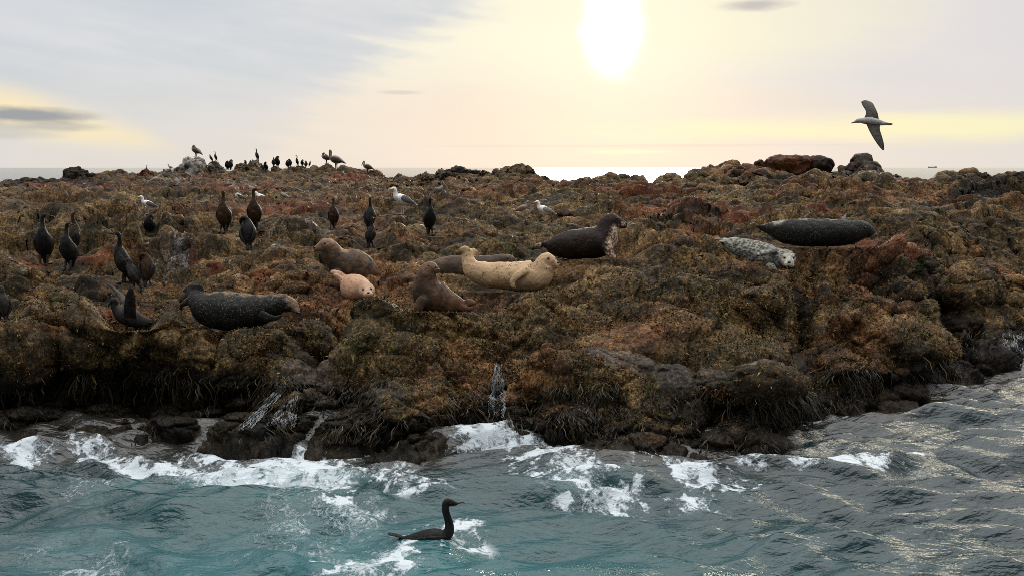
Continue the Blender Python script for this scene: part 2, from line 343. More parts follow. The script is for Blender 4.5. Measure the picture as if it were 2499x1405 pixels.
# small level standing places: where each bird stands (photo col, row, height), the rock is trodden flat
SPOTS = [(106, 648, 124), (164, 660, 114), (191, 624, 104), (300, 692, 125), (366, 578, 52), (362, 696, 78), (325, 704, 72), (6, 782, 82), (543, 570, 102), (608, 610, 80), (621, 562, 100), (811, 560, 76), (904, 566, 82), (907, 605, 72), (1050, 575, 92), (363, 524, 44), (586, 500, 28), (637, 494, 23), (692, 494, 29), (984, 525, 66), (1069, 486, 32), (1274, 531, 38), (1331, 543, 52), (497, 477, 16), (565, 464, 14), (614, 468, 16), (213, 476, 21), (380, 449, 20), (1044, 434, 14), (358, 606, 14), (322, 806, 150)]
SPOT_Y = {}
for (sx_, sy_, sh_) in SPOTS:
    k_ = np.argmin((BPX[:row0[10]] - sx_) ** 2 + (1.5 * (BPY[:row0[10]] - sy_)) ** 2); Yb_ = BASEY.ravel()[k_]
    SPOT_Y[(sx_, sy_)] = Yb_; F_ = P(sx_, sy_, Yb_); rr_ = .30 * sh_ * Yb_ / FPX
    lat = np.abs(V[..., 0] - F_[0] * V[..., 1] / F_[1]); dyy = V[..., 1] - F_[1]
    w_ = np.exp(-((V[..., 0] - F_[0]) / (rr_ * 1.5)) ** 2 - (dyy / (rr_ * 2.0)) ** 2) * front
    V[..., 2] = V[..., 2] * (1 - .85 * w_) + (F_[2] - .01) * .85 * w_
    top_ = HC + (F_[2] - .015 - HC) / F_[1] * V[..., 1]
    wl = (1 - sstep(lat, rr_ * .6, rr_ * 2.6)) * sstep(-dyy, -.02, .05) * (1 - sstep(-dyy, 1.2, 2.2)) * front
    V[..., 2] -= wl * np.maximum(V[..., 2] - top_, 0)
# nothing stands between the drone's height and the seals: they lie on the outer edge of their ledges
for (sx_, sy_, hw_) in ((872, 727, 74), (590, 798, 120), (1075, 758, 85), (1240, 710, 125), (1420, 630, 115), (1850, 655, 105), (1990, 602, 150)):
    k_ = np.argmin((BPX[:row0[10]] - sx_) ** 2 + (1.5 * (BPY[:row0[10]] - sy_)) ** 2); F_ = P(sx_, sy_, BASEY.ravel()[k_]); rr_ = hw_ * F_[1] / FPX
    lat = np.abs(V[..., 0] - F_[0] * V[..., 1] / F_[1]); dyy = F_[1] - V[..., 1]
    wl = (1 - sstep(lat, rr_ * .85, rr_ * 1.5)) * sstep(dyy, -.35, -.05) * (1 - sstep(dyy, 2.6, 3.6)) * front
    V[..., 2] -= wl * np.maximum(V[..., 2] - (HC - .015 + (F_[2] - HC) / F_[1] * V[..., 1]), 0)
V[..., 1] += front * .40 * (1 - sstep(V[..., 2], -.1, .34)) * (1 - sstep(BPX, 1250, 1500) * .7)
wet = 1 - sstep(V[..., 2] + .34 * fbm(V * 1.4, 3, seed=51) - .30 * (1 - sstep(BPX, 450, 720)) - .10 * sstep(BPX, 1850, 2000), .06, .42)
wet *= front
wet = np.maximum(wet, .0)
def marks(lst, nz, sc, am=1.0):
    o = np.zeros((NRW, NCL))
    for (x, y, rx, ry, a) in lst: o = np.maximum(o, front * a * am * np.exp(-(((BPX - x) / rx) ** 2 + ((BPY - y) / ry) ** 2)))
    return np.clip(o + (o > .02) * nz * sc, 0, 1)
nz = fbm(V * np.array([6, 3, 4]), 4, gain=.65, seed=61)
guano = marks([(430, 600, 22, 16, .8), (440, 640, 40, 40, .75), (470, 655, 30, 22, .7), (405, 585, 26, 12, .5), (400, 570, 16, 12, .5), (670, 620, 16, 24, .7), (640, 600, 20, 14, .45), (575, 670, 16, 10, .6), (40, 690, 30, 14, .4), (30, 590, 40, 10, .5), (640, 580, 30, 10, .4), (780, 570, 60, 22, .35), (350, 650, 30, 10, .4), (565, 455, 60, 10, .4), (440, 440, 60, 20, .55), (630, 430, 30, 14, .4), (1340, 560, 40, 10, .2), (2130, 440, 60, 16, .45), (2060, 440, 40, 10, .3)], fbm(V * np.array([9, 5, 2.2]), 4, gain=.7, seed=62), .75, .70)
rust = marks([(1900, 410, 120, 24, .8), (2180, 680, 70, 24, .95), (2110, 610, 40, 22, .8), (2080, 700, 60, 20, .5), (1650, 530, 120, 24, .7), (1800, 540, 100, 24, .7), (2000, 530, 90, 10, .8), (1550, 480, 160, 20, .6), (1250, 470, 160, 14, .5), (700, 520, 200, 26, .55), (520, 470, 180, 22, .6), (300, 470, 90, 20, .9), (130, 470, 90, 18, .7), (60, 660, 70, 26, .8), (230, 640, 60, 20, .6), (480, 650, 20, 14, .8), (530, 690, 20, 12, .9), (640, 700, 40, 12, .7), (860, 440, 60, 14, .8), (160, 950, 16, 20, .9), (320, 990, 12, 16, .7), (1000, 600, 120, 14, .4), (820, 740, 60, 14, .5), (1010, 640, 16, 12, .8), (280, 800, 60, 20, .5), (90, 780, 50, 16, .5)], nz, .35)
shelf = marks([(1600, 905, 150, 24, 1.0), (1480, 890, 70, 18, .8), (760, 930, 80, 55, 1.0), (860, 1000, 150, 50, .8), (1700, 945, 130, 26, .9), (1640, 990, 120, 40, .6), (1300, 840, 50, 24, .6), (2460, 820, 50, 16, .8), (1210, 930, 40, 60, .7), (450, 625, 70, 22, .55), (60, 600, 70, 14, .6), (790, 575, 80, 20, .55), (1240, 650, 50, 14, .5), (1800, 600, 80, 14, .5), (2130, 445, 90, 14, .6), (960, 560, 120, 14, .45), (2250, 720, 80, 24, .45), (1680, 610, 60, 14, .5), (300, 560, 80, 14, .45), (1450, 500, 90, 10, .4)], nz, .45)
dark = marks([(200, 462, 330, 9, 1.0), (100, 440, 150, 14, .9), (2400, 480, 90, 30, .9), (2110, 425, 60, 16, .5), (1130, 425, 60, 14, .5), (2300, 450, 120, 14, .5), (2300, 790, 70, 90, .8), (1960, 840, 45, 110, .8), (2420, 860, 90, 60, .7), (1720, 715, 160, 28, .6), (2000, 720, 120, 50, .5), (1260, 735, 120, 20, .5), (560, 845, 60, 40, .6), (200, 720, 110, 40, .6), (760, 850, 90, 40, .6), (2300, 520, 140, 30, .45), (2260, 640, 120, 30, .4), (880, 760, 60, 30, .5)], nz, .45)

# rock material: short algal turf in olive, ochre, rust and black over dark wet stone
def rock_material():
    m, t, b = mat('rock_turf', .6, .13)
    p = pos(t)
    n0 = noise(t, p, .55, 4, .6); n1 = noise(t, p, 1.9, 5, .62); n2 = noise(t, p, 7, 6, .7); n3 = noise(t, p, 30, 5, .72); n4 = noise(t, p, 95, 3, .7)
    f = (n2 * .24 + n3 * .46 + n4 * .30 - .5) * 2.3 + .48 + (noise(t, p, 1.3, 4, .6) - .5) * .75 + (noise(t, p, 3.6, 3, .55) - .5) * .35
    turf = ramp(t, f, [(.20, (.006, .005, .003)), (.42, (.026, .019, .008)), (.56, (.105, .064, .024)), (.70, (.26, .16, .060)), (.88, (.52, .38, .19))])
    red = ramp(t, f, [(.20, (.008, .005, .003)), (.42, (.036, .016, .008)), (.58, (.145, .058, .021)), (.74, (.31, .145, .055)), (.92, (.50, .31, .16))])
    grn = ramp(t, f, [(.22, (.005, .006, .004)), (.44, (.018, .019, .009)), (.60, (.074, .066, .023)), (.76, (.185, .16, .058)), (.92, (.36, .31, .15))])
    blk = ramp(t, f, [(.3, (.003, .003, .003)), (.55, (.009, .0085, .007)), (.72, (.024, .021, .016)), (.88, (.085, .075, .055))])
    c = cmix(t, n1.step(.52, .66), turf, grn)
    c = cmix(t, (n0 * .7 + n1 * .3).step(.47, .61) * .8, c, red)
    c = cmix(t, noise(t, p, 2.6, 3, .6).step(.55, .70) * .65, c, blk)
    c = cmix(t, attr(t, 'rust').step(.15, .6) * .85, c, cmix(t, .35, red, (.16, .035, .016), 'MIX'))
    c = cmix(t, attr(t, 'wet').step(.25, .8) * .88, c, blk)
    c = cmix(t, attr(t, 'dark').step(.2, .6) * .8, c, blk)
    stone = ramp(t, f, [(.15, (.012, .011, .010)), (.5, (.050, .046, .041)), (.9, (.17, .155, .14))])
    c = cmix(t, attr(t, 'shelf').step(.25, .8) * .6, c, stone)
    g = ramp(t, f, [(.25, (.06, .055, .048)), (.5, (.24, .225, .20)), (.78, (.58, .56, .52))])
    c = cmix(t, (attr(t, 'guano') + (n3 - .5) * 1.0).step(.30, .85), c, g)
    t.links.new(c.k, b.inputs['Base Color'])
    rg = .62 + (n1 - .5) * .5 - attr(t, 'wet').step(.2, .9) * .30 - attr(t, 'shelf').step(.3, .7) * .30
    t.links.new(rg.k, b.inputs['Roughness'])
    bump(t, b, n3 * .5 + n4 * .3 + n2 * .9, .75, .03)
    return m
M_ROCK = rock_material()
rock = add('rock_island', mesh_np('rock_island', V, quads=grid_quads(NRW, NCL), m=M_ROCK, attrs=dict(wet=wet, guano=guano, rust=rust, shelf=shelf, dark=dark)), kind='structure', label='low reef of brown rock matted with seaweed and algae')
VPX, VPY = proj(V)
vf = np.zeros((NRW, NCL), bool); vf[:row0[12]] = True
gx, gy, gd = VPX[vf], VPY[vf], DEP[vf] * 0 + V[..., 1][vf]
gv = V[vf]
def ground(px, py, r=5):
    """nearest rock surface seen at that photo position"""
    for rr in (r, 9, 16, 30, 60):
        k = np.nonzero((np.abs(gx - px) < rr) & (np.abs(gy - py) < rr * .7))[0]
        if len(k): break
    else: return float(np.interp(px, PX, KY))
    d = np.sort(gd[k]); return float(d[min(3, len(d) - 1)])

# ------------------------------------------------------------------ the sea
def sea():
    ss = np.concatenate([np.linspace(-1.7, -.66, 90, endpoint=False), np.linspace(-.66, .66, 1500), np.linspace(.66, 1.7, 91)[1:]])
    iy = np.concatenate([1 / np.linspace(1.0, 4.6, 30, endpoint=False), np.linspace(1 / 4.6, 1 / 14., 560, endpoint=False), np.linspace(1 / 14., 1 / 60., 130, endpoint=False), 1 / np.geomspace(60, 45000, 130)])
    Y = 1 / iy
    X = ss[None, :] * Y[:, None]; YY = np.repeat(Y[:, None], len(ss), 1)
    v = np.stack([X, YY, 0 * X], -1)
    nearw = np.exp(-np.maximum(YY - 9, 0) / 14)
    # crests run a little up to the right; bend them with noise
    wx = X + .5 * gnoise(v * .5, 70); wy = YY + .35 * gnoise(v * .8 + 5, 71)
    h = np.zeros_like(X)
    r2 = np.random.default_rng(3)
    for lam, amp in ((2.6, .024), (1.7, .022), (1.1, .021), (.74, .017), (.5, .0125), (.36, .0105), (.25, .0068)):
        for _ in range(2):
            th = R(90 + r2.uniform(-28, 28)); k = 2 * math.pi / lam
            ph = k * (wx * math.cos(th) + wy * math.sin(th)) + r2.uniform(0, 6.28)
            s = np.sin(ph); env = .55 + .9 * gnoise(np.stack([X / lam * .35, YY / lam * .35, 0 * X + lam * 7 + _], -1), 80)
            h += amp * .9 * env * (s * .6 + .4 * (1 - 2 * np.sqrt(.5 - .5 * s + .05)))
    q = np.stack([wx * 1.5, wy * 5.0, 0 * X], -1)
    h += .0065 * fbm(q, 2, seed=90) + .004 * (.35 - np.abs(gnoise(q * 1.3 + 4, 93)) * 1.6)
    h += .0014 * fbm(q * np.array([3.4, 3.0, 1]), 2, seed=95) * np.exp(-np.maximum(YY - 8, 0) / 6)
    h *= nearw * 3.2 + .02
    pw = P(1050, 1308, water_Y(1308)); h *= 1 - .85 * np.exp(-((X - pw[0]) / .35) ** 2 - ((YY - pw[1]) / .30) ** 2)
    px, py = proj(v)
    FO = [(720, 1100, 120, 30, .95), (650, 1078, 60, 18, 1.0), (790, 1135, 70, 26, .9), (690, 1150, 140, 20, .85), (560, 1140, 80, 14, .7), (600, 1165, 90, 10, .6), (480, 1130, 60, 10, .6), (900, 1145, 60, 10, .6), (1075, 1172, 60, 8, .55), (1120, 1260, 40, 12, .6), (1085, 1300, 70, 12, .6), (1000, 1290, 60, 12, .65), (960, 1310, 30, 10, .6), (540, 1085, 40, 22, .9), (590, 1120, 70, 16, .7), (430, 1112, 70, 18, .8), (330, 1100, 60, 12, .7), (250, 1078, 40, 14, .65), (50, 1092, 60, 16, .85), (10, 1088, 26, 12, .9), (130, 1070, 60, 8, .6), (210, 1052, 50, 7, .55),
          (1150, 1048, 50, 9, .9), (1220, 1058, 90, 12, 1.0), (1290, 1075, 40, 9, .7), (1300, 1105, 50, 20, .95), (1345, 1112, 50, 20, .7), (1390, 1130, 60, 18, .75), (1430, 1160, 70, 22, .8), (1480, 1195, 80, 20, .75), (1340, 1150, 50, 24, .6), (1560, 1098, 50, 7, .9), (1680, 1118, 90, 6, .7), (1800, 1118, 110, 6, .7), (1700, 1150, 70, 18, .85), (1660, 1200, 60, 12, .9), (1720, 1175, 60, 10, .8), (1800, 1175, 60, 10, .7), (1900, 1128, 110, 8, .75), (2050, 1130, 120, 9, .7), (2180, 1100, 50, 10, .6), (2000, 1008, 70, 10, .85), (2100, 1010, 50, 8, .9), (1940, 1000, 30, 10, .6), (950, 1130, 40, 14, .7), (1000, 1160, 60, 12, .6), (930, 1160, 50, 14, .7), (860, 1195, 22, 12, .8), (1030, 1195, 60, 8, .45),
          (980, 1340, 40, 22, .95), (940, 1365, 80, 16, .7), (990, 1385, 40, 20, .75), (830, 1360, 60, 9, .7), (860, 1390, 60, 10, .6), (1070, 1275, 70, 10, .55), (1130, 1275, 30, 16, .5), (960, 1300, 60, 10, .4), (930, 1320, 30, 10, .6), (820, 1230, 60, 12, .45), (760, 1190, 90, 16, .5), (880, 1250, 60, 10, .4), (2480, 872, 20, 16, .8), (2060, 455, 0.1, .1, 0)]
    fo = np.zeros_like(X)
    wpx = px + 40 * gnoise(v * 1.3, 100); wpy = py + 12 * gnoise(v * 1.6 + 3, 101)
    okm = (YY < 16)
    for (x, y, rx, ry, a) in FO:
        d = ((wpx - x) / (rx * 1.25)) ** 2 + ((wpy - y) / (ry * 1.35)) ** 2
        fo = np.maximum(fo, okm * a * np.exp(-d))
    aer = np.zeros_like(X)                            # milky, aerated water around the foam
    for (x, y, rx, ry, a) in ((640, 1160, 320, 70, 1.0), (330, 1180, 260, 60, .55), (760, 1270, 260, 90, .6), (1420, 1180, 220, 60, .55), (1700, 1190, 200, 40, .45), (940, 1370, 200, 50, .8), (200, 1330, 300, 100, .5), (1080, 1300, 130, 40, .4), (500, 1360, 250, 80, .4)):
        aer = np.maximum(aer, okm * a * np.exp(-(((wpx - x) / rx) ** 2 + ((wpy - y) / ry) ** 2)))
    h += .03 * fo * (.6 + gnoise(v * 7, 103)) * okm
    # a small swell bump rolling over the sunken rock
    h += .13 * okm * np.exp(-(((px - 1350) / 75) ** 2 + ((py - 1125) / 22) ** 2)) + .05 * okm * np.exp(-(((px - 690) / 120) ** 2 + ((py - 1110) / 26) ** 2))
    depth = np.interp(px.ravel(), *zip(*WATER)).reshape(px.shape)
    shore = okm * np.exp(-np.maximum(py - depth, 0) / 70.)
    teal = okm * np.exp(-(((px - 900) / 1000) ** 2 + ((py - 1400) / 190) ** 2))
    v[..., 2] = h
    m, t, b = mat('sea_water', .06, .5)
    b.inputs['IOR'].default_value = 1.55; b.inputs['Specular IOR Level'].default_value = .5
    p = pos(t)
    F = attr(t, 'foam'); A = attr(t, 'aer')
    ps = p
    lace = voro(t, vec3(t, *[a + (noise(t, p, 3.0, 3, .6) - .5) * .35 for a in sep(t, p)]), 7.0, 'SMOOTH_F1')
    fn = noise(t, p, 9, 6, .68, .6); fn2 = noise(t, p, 30, 4, .65, .4)
    net = (fn - .5).abs() * -6.0 + 1.0                 # thin veins where the noise crosses its middle
    fm = (F * .95 + (fn - .5) * 2.3 + (fn2 - .5) * 1.5 + (lace - .34) * 1.8).step(.46, .92) * F.step(.03, .22)
    veins = (A.max(F) * 1.1 + (net.clamp() - 1.0) * .75 + (fn2 - .5) * .9 + (noise(t, p, 1.5, 3) - .5) * 1.6).step(.35, .8) * .7
    dots = (1 - voro(t, p, 22.0).step(.06, .16)) * (A.max(F) + (noise(t, p, 2.2, 2) - .5) * 1.2).step(.35, .8) * .7
    foam = fm.max(veins).max(dots)
    deep = cmix(t, attr(t, 'teal'), (.004, .020, .024), (.003, .088, .100))
    deep = cmix(t, (A + (noise(t, p, 2.6, 5, .65) - .5) * .9).step(.2, 1.0) * .62, deep, (.075, .20, .21))
    deep = cmix(t, attr(t, 'shore').step(.25, .95) * .85, deep, (.030, .026, .020))
    c = cmix(t, foam, deep, (.56, .63, .67))
    t.links.new(c.k, b.inputs['Base Color'])
    farr = attr(t, 'dist')
    t.links.new((foam * .5 + .05 + farr * .06).k, b.inputs['Roughness'])
    bx, by, bz = sep(t, p)
    rip = noise(t, vec3(t, bx, by * 3.2, bz), 7, 3, .5, .4) * .9 + noise(t, vec3(t, bx, by * 2.6, bz), 24, 2, .5, .3) * .16 + foam * .5
    ripf = noise(t, vec3(t, bx * .12, by * .35, bz), 1.0, 6, .6) * 6.0
    bump(t, b, rip * 1.4 + ripf * farr * .5, .55, .035)
    dist = sstep(np.log(YY), math.log(14), math.log(120))
    me = mesh_np('sea', v, quads=grid_quads(len(Y), len(ss)), m=m, attrs=dict(foam=fo, aer=aer, shore=shore, teal=teal, dist=dist))
    return add('sea', me, kind='structure', label='choppy blue green sea with white foam along the rocks'), v
SEA, SEAV = sea()
# ------------------------------------------------------------------ algae turf, kelp and trickling water on the rock
Ng = normals(V)
def inframe(lo_y, hi_y):
    return vf & (VPX > -140) & (VPX < 2640) & (DEP > lo_y) & (DEP < hi_y)
def turf():
    """short curled blades matting the near rock"""
    mk = inframe(7.5, 15) & (V[..., 2] > .15) & (calm > .35)
    idx = np.argwhere(mk)
    w = (1.01 - sstep(DEP[mk], 10.0, 12.8)) * (.35 + sstep(fbm(V[mk] * 2.1, 3, seed=120), -.25, .25)) * np.where(wet[mk] > .6, .35, 1) * (1 - sstep(shelf[mk], .25, .6))
    pick = idx[rng.choice(len(idx), 230000, p=w / w.sum())]
    base = V[pick[:, 0], pick[:, 1]]; nn = Ng[pick[:, 0], pick[:, 1]]
    N = len(base)
    dirv = nn * rng.uniform(.25, .9, (N, 1)) + rng.normal(0, .6, (N, 3)); dirv /= np.linalg.norm(dirv, axis=1, keepdims=True)
    L = rng.gamma(5, .0034, N)[:, None] * (1 + .03 * (base[:, 1:2] - 9)); side = np.cross(dirv, rng.normal(0, 1, (N, 3))); side /= np.linalg.norm(side, axis=1, keepdims=True)
    wd = L * rng.uniform(.14, .32, (N, 1))
    curl = rng.normal(0, .5, (N, 3)) + np.array([0, 0, -.25])
    p0 = base - nn * .006; p1 = p0 + dirv * L * .55; p2 = p1 + (dirv + curl) * L * .6
    v = np.stack([p0 - side * wd * .6, p0 + side * wd * .6, p1 + side * wd, p1 - side * wd, p2], 1).reshape(-1, 3)
    o = np.arange(N)[:, None] * 5
    tint = np.repeat(rng.uniform(0, 1, N), 5); hue = np.repeat(fbm(base * 1.9, 3, seed=130) + rng.normal(0, .12, N), 5)
    wt = np.repeat(wet[pick[:, 0], pick[:, 1]], 5); rs = np.repeat(np.maximum(rust[pick[:, 0], pick[:, 1]], dark[pick[:, 0], pick[:, 1]] * 0), 5)
    m, t, b = mat('algae_blades', .65, .15)
    f = attr(t, 'tint'); hh = attr(t, 'hue')
    a = ramp(t, f, [(0, (.008, .006, .003)), (.5, (.040, .028, .010)), (.8, (.15, .10, .032)), (1, (.36, .26, .10))])
    g = ramp(t, f, [(0, (.006, .007, .003)), (.55, (.028, .028, .009)), (1, (.19, .175, .06))])
    r_ = ramp(t, f, [(0, (.010, .005, .003)), (.5, (.065, .028, .011)), (1, (.32, .16, .065))])
    c = cmix(t, hh.step(.02, .18), a, g); c = cmix(t, (hh * -1).step(.08, .28), c, r_)
    c = cmix(t, attr(t, 'rs').step(.2, .6) * .8, c, r_)
    c = cmix(t, attr(t, 'wt').step(.3, .9) * .85, c, ramp(t, f, [(0, (.006, .006, .005)), (.8, (.028, .024, .016)), (1, (.10, .085, .05))]))
    t.links.new(c.k, b.inputs['Base Color'])
    me = mesh_np('algae_turf', v, quads=np.concatenate([o, o + 1, o + 2, o + 3], 1), tris=np.concatenate([o + 3, o + 2, o + 4], 1), m=m, attrs=dict(tint=tint, hue=hue, wt=wt, rs=rs))
    add('algae_turf', me, kind='stuff', label='short curled brown and olive algae matting the rock', category='seaweed')
turf()
def ribbons(paths, widths, sidev):
    """flat ribbons along paths: N x K x 3"""
    N, K = paths.shape[:2]
    l = paths - sidev[:, None] * widths[..., None]; r = paths + sidev[:, None] * widths[..., None]
    v = np.stack([l, r], 2).reshape(-1, 3)
    base = (np.arange(N)[:, None] * K + np.arange(K - 1)[None]).reshape(-1) * 2
    return v, np.stack([base, base + 1, base + 3, base + 2], 1)
def kelp():
    mk = inframe(7.2, 13.5) & (V[..., 2] > .03) & (V[..., 2] < .50) & (Ng[..., 2] < .75)
    idx = np.argwhere(mk)
    w = sstep(fbm(V[mk] * 1.6, 3, seed=140), -.1, .35) + .05
    pick = idx[rng.choice(len(idx), 9000, p=w / w.sum())]
    base = V[pick[:, 0], pick[:, 1]]; nn = Ng[pick[:, 0], pick[:, 1]]
    N, K = len(base), 7
    L = np.minimum(rng.gamma(3, .055, N), base[:, 2] + .10)
    out = nn * np.array([1, 1, .3]); out /= np.linalg.norm(out, axis=1, keepdims=True) + 1e-6
    lean = np.stack([gnoise(base * 1.5, 150) * 1.1 + rng.normal(0, .22, N), np.zeros(N), np.zeros(N)], 1)
    s = np.linspace(0, 1, K)
    path = base[:, None] + out[:, None] * (.03 + .05 * np.sin(s * 2.6))[None, :, None] * rng.uniform(.5, 1.4, (N, 1, 1)) + (np.array([0, 0, -1]) + lean)[:, None] * (L[:, None] * s)[..., None]
    path[..., 0] += .012 * np.sin(s[None] * 9 + rng.uniform(0, 6, (N, 1)))
    path[..., 2] = np.maximum(path[..., 2], -.02)
    wd = (rng.uniform(.002, .007, (N, 1)) * (np.sin(np.pi * (s * .85 + .12)) ** .6)[None])
    sd = np.cross(out, [0, 0, 1.]); sd /= np.linalg.norm(sd, axis=1, keepdims=True) + 1e-6
    v, qd = ribbons(path, wd, sd)
    m, t, b = mat('kelp', .4, .3)
    f = attr(t, 'tint')
    c = ramp(t, f, [(0, (.006, .005, .003)), (.6, (.020, .015, .006)), (.88, (.050, .034, .011)), (1, (.14, .09, .026))])
    t.links.new(c.k, b.inputs['Base Color'])
    add('kelp', mesh_np('kelp', v, quads=qd, m=m, attrs=dict(tint=np.repeat(rng.uniform(0, 1, N) ** 1.3, K * 2))), kind='stuff', label='dark wet kelp fronds hanging over the waterline', category='seaweed')
kelp()
M_FALL, t, b = mat('falling_water', .25, .5)
b.inputs['Base Color'].default_value = (.34, .37, .38, 1); b.inputs['Alpha'].default_value = .75
def waterfall(label, tops, bots, n, w, jit, seed):
    """thin broken strands of white water running down the rock face, from one photo line to another"""
    r2 = np.random.default_rng(seed); vs, qs, nv = [], [], 0
    for k in range(n):
        u = r2.uniform(); s0 = r2.uniform(0, .8); s1 = min(1, s0 + r2.uniform(.05, .20)); K = 8
        ss = np.linspace(s0, s1, K); a = np.array(tops[0]) * (1 - u) + np.array(tops[1]) * u; c_ = np.array(bots[0]) * (1 - u) + np.array(bots[1]) * u
        pts = [a * (1 - q) + c_ * q + np.array([r2.normal(0, jit * .4), 0]) * (.4 + q) for q in ss]
        Ys = np.minimum.accumulate([ground(x, y, 4) for x, y in pts]); Ys = np.array(Ys) - .015 - r2.uniform(0, .03)
        path = P([p[0] for p in pts], [p[1] for p in pts], Ys)[None]
        wd = w * .42 * r2.uniform(.3, 1.3) * np.abs(np.sin(np.pi * np.linspace(.06, .94, K)))[None]
        v, q_ = ribbons(path, wd, np.array([[1., -.2, .25]])); vs.append(v); qs.append(q_ + nv); nv += len(v)
    add('waterfall', mesh_np('waterfall', np.concatenate(vs), quads=np.concatenate(qs), m=M_FALL), kind='structure', label=label)
waterfall('thin trickle of water falling down the middle of the rock face', [(1208, 885), (1228, 885)], [(1185, 1030), (1238, 1030)], 190, .007, 4, 1)
waterfall('white rivulet of backwash running down a cleft', [(700, 925), (715, 930)], [(565, 1055), (600, 1060)], 120, .012, 5, 2)
waterfall('backwash pouring off the wet shelf', [(690, 985), (730, 960)], [(640, 1050), (720, 1055)], 120, .010, 4, 3)
waterfall('small cascade off the far right ledge', [(2445, 810), (2499, 812)], [(2450, 850), (2520, 890)], 100, .010, 3, 4)
# ------------------------------------------------------------------ mesh helpers for animals and boulders
def cr(pts, sub=5):
    p = np.asarray(pts, float)
    if len(p) < 3 or sub <= 1: return p
    e = np.concatenate([[2 * p[0] - p[1]], p, [2 * p[-1] - p[-2]]]); out = []
    for k in range(1, len(e) - 2):
        for s in np.arange(sub) / sub:
            a, b, c, d = e[k - 1], e[k], e[k + 1], e[k + 2]
            out.append(.5 * (2 * b + (c - a) * s + (2 * a - 5 * b + 4 * c - d) * s * s + (3 * b - a - 3 * c + d) * s ** 3))
    out.append(p[-1]); return np.array(out)
class MB:
    def __init__(s): s.v, s.f = [], []
    def rings(s, rg, tip0=None, tip1=None):
        n = len(rg[0]); o = len(s.v)
        for r in rg: s.v += [tuple(x) for x in r]
        for k in range(len(rg) - 1):
            for j in range(n):
                j2 = (j + 1) % n; s.f.append((o + k * n + j, o + k * n + j2, o + (k + 1) * n + j2, o + (k + 1) * n + j))
        for tip, k in ((tip0, 0), (tip1, len(rg) - 1)):
            if tip is None: tip = np.mean(rg[k], axis=0)
            s.v.append(tuple(tip)); c = len(s.v) - 1
            for j in range(n):
                a, b = o + k * n + j, o + k * n + (j + 1) % n
                s.f.append((a, c, b) if k == 0 else (a, b, c))
            if len(rg) == 1: break
        return s
    def sweep(s, pts, seg=14, sub=5, flat=None, cap=True):
        """tube through (x, y, z, radius) points with round ends; flat = (direction, factor) squeezes it"""
        p = cr(pts, sub); c, r = p[:, :3], np.maximum(p[:, 3], 1e-4)
        T = np.gradient(c, axis=0); T /= np.linalg.norm(T, axis=1, keepdims=True) + 1e-12
        u = np.cross(T[0], [0.02, 1, .01]); u /= np.linalg.norm(u)
        ang = np.arange(seg) * 2 * math.pi / seg; rg = []
        def ring(cc, rr, u, w):
            off = rr * (np.cos(ang)[:, None] * u + np.sin(ang)[:, None] * w)
            if flat is not None:
                nn = np.asarray(flat[0], float); nn /= np.linalg.norm(nn); off = off - (off @ nn)[:, None] * nn * (1 - flat[1])
            return cc + off
        n = len(c)
        for k in range(n):
            u = u - T[k] * (u @ T[k]); u /= np.linalg.norm(u) + 1e-12; w = np.cross(T[k], u)
            if k == 0 and cap:
                for a in (75, 45, 20): rg.append(ring(c[0] - T[0] * r[0] * math.sin(R(a)) * .9, r[0] * math.cos(R(a)), u, w))
            rg.append(ring(c[k], r[k], u, w))
        if cap:
            for a in (20, 45, 75): rg.append(ring(c[-1] + T[-1] * r[-1] * math.sin(R(a)) * .9, r[-1] * math.cos(R(a)), u, w))
        return s.rings(rg)
    def ball(s, c, r, seg=12, n=7, sc=(1, 1, 1)):
        rg = []
        for k in range(1, n):
            a = math.pi * k / n
            rg.append([(c[0] + sc[0] * r * math.sin(a) * math.cos(b), c[1] + sc[1] * r * math.sin(a) * math.sin(b), c[2] - sc[2] * r * math.cos(a)) for b in np.arange(seg) * 2 * math.pi / seg])
        return s.rings(rg, (c[0], c[1], c[2] - r * sc[2]), (c[0], c[1], c[2] + r * sc[2]))
    def wing(s, sec, th=.10, sub=4):
        """aerofoil through sections (lead xyz, trail xyz)"""
        q = cr([tuple(a) + tuple(b) for a, b in sec], sub); rg = []
        for k, x in enumerate(q):
            a, b = x[:3], x[3:]; ch = b - a; k0, k1 = max(k - 1, 0), min(k + 1, len(q) - 1)
            sp = (q[k1][:3] + q[k1][3:] - q[k0][:3] - q[k0][3:]) / 2
            nn = np.cross(ch, sp); nn /= np.linalg.norm(nn) + 1e-9; L = np.linalg.norm(ch)
            rg.append([a + ch * f + nn * g * L * th for f, g in ((0, 0), (.08, .5), (.3, .75), (.65, .45), (1, .06), (1, -.06), (.65, -.2), (.3, -.35), (.08, -.3))])
        return s.rings(rg)
    def mesh(s, name, m=None, smooth=True):
        me = bpy.data.meshes.new(name); me.from_pydata([tuple(map(float, v)) for v in s.v], [], s.f)
        bm = bmesh.new(); bm.from_mesh(me); bmesh.ops.recalc_face_normals(bm, faces=bm.faces); bm.to_mesh(me); bm.free()
        if smooth: me.polygons.foreach_set('use_smooth', np.ones(len(me.polygons), bool))
        if m: me.materials.append(m)
        return me
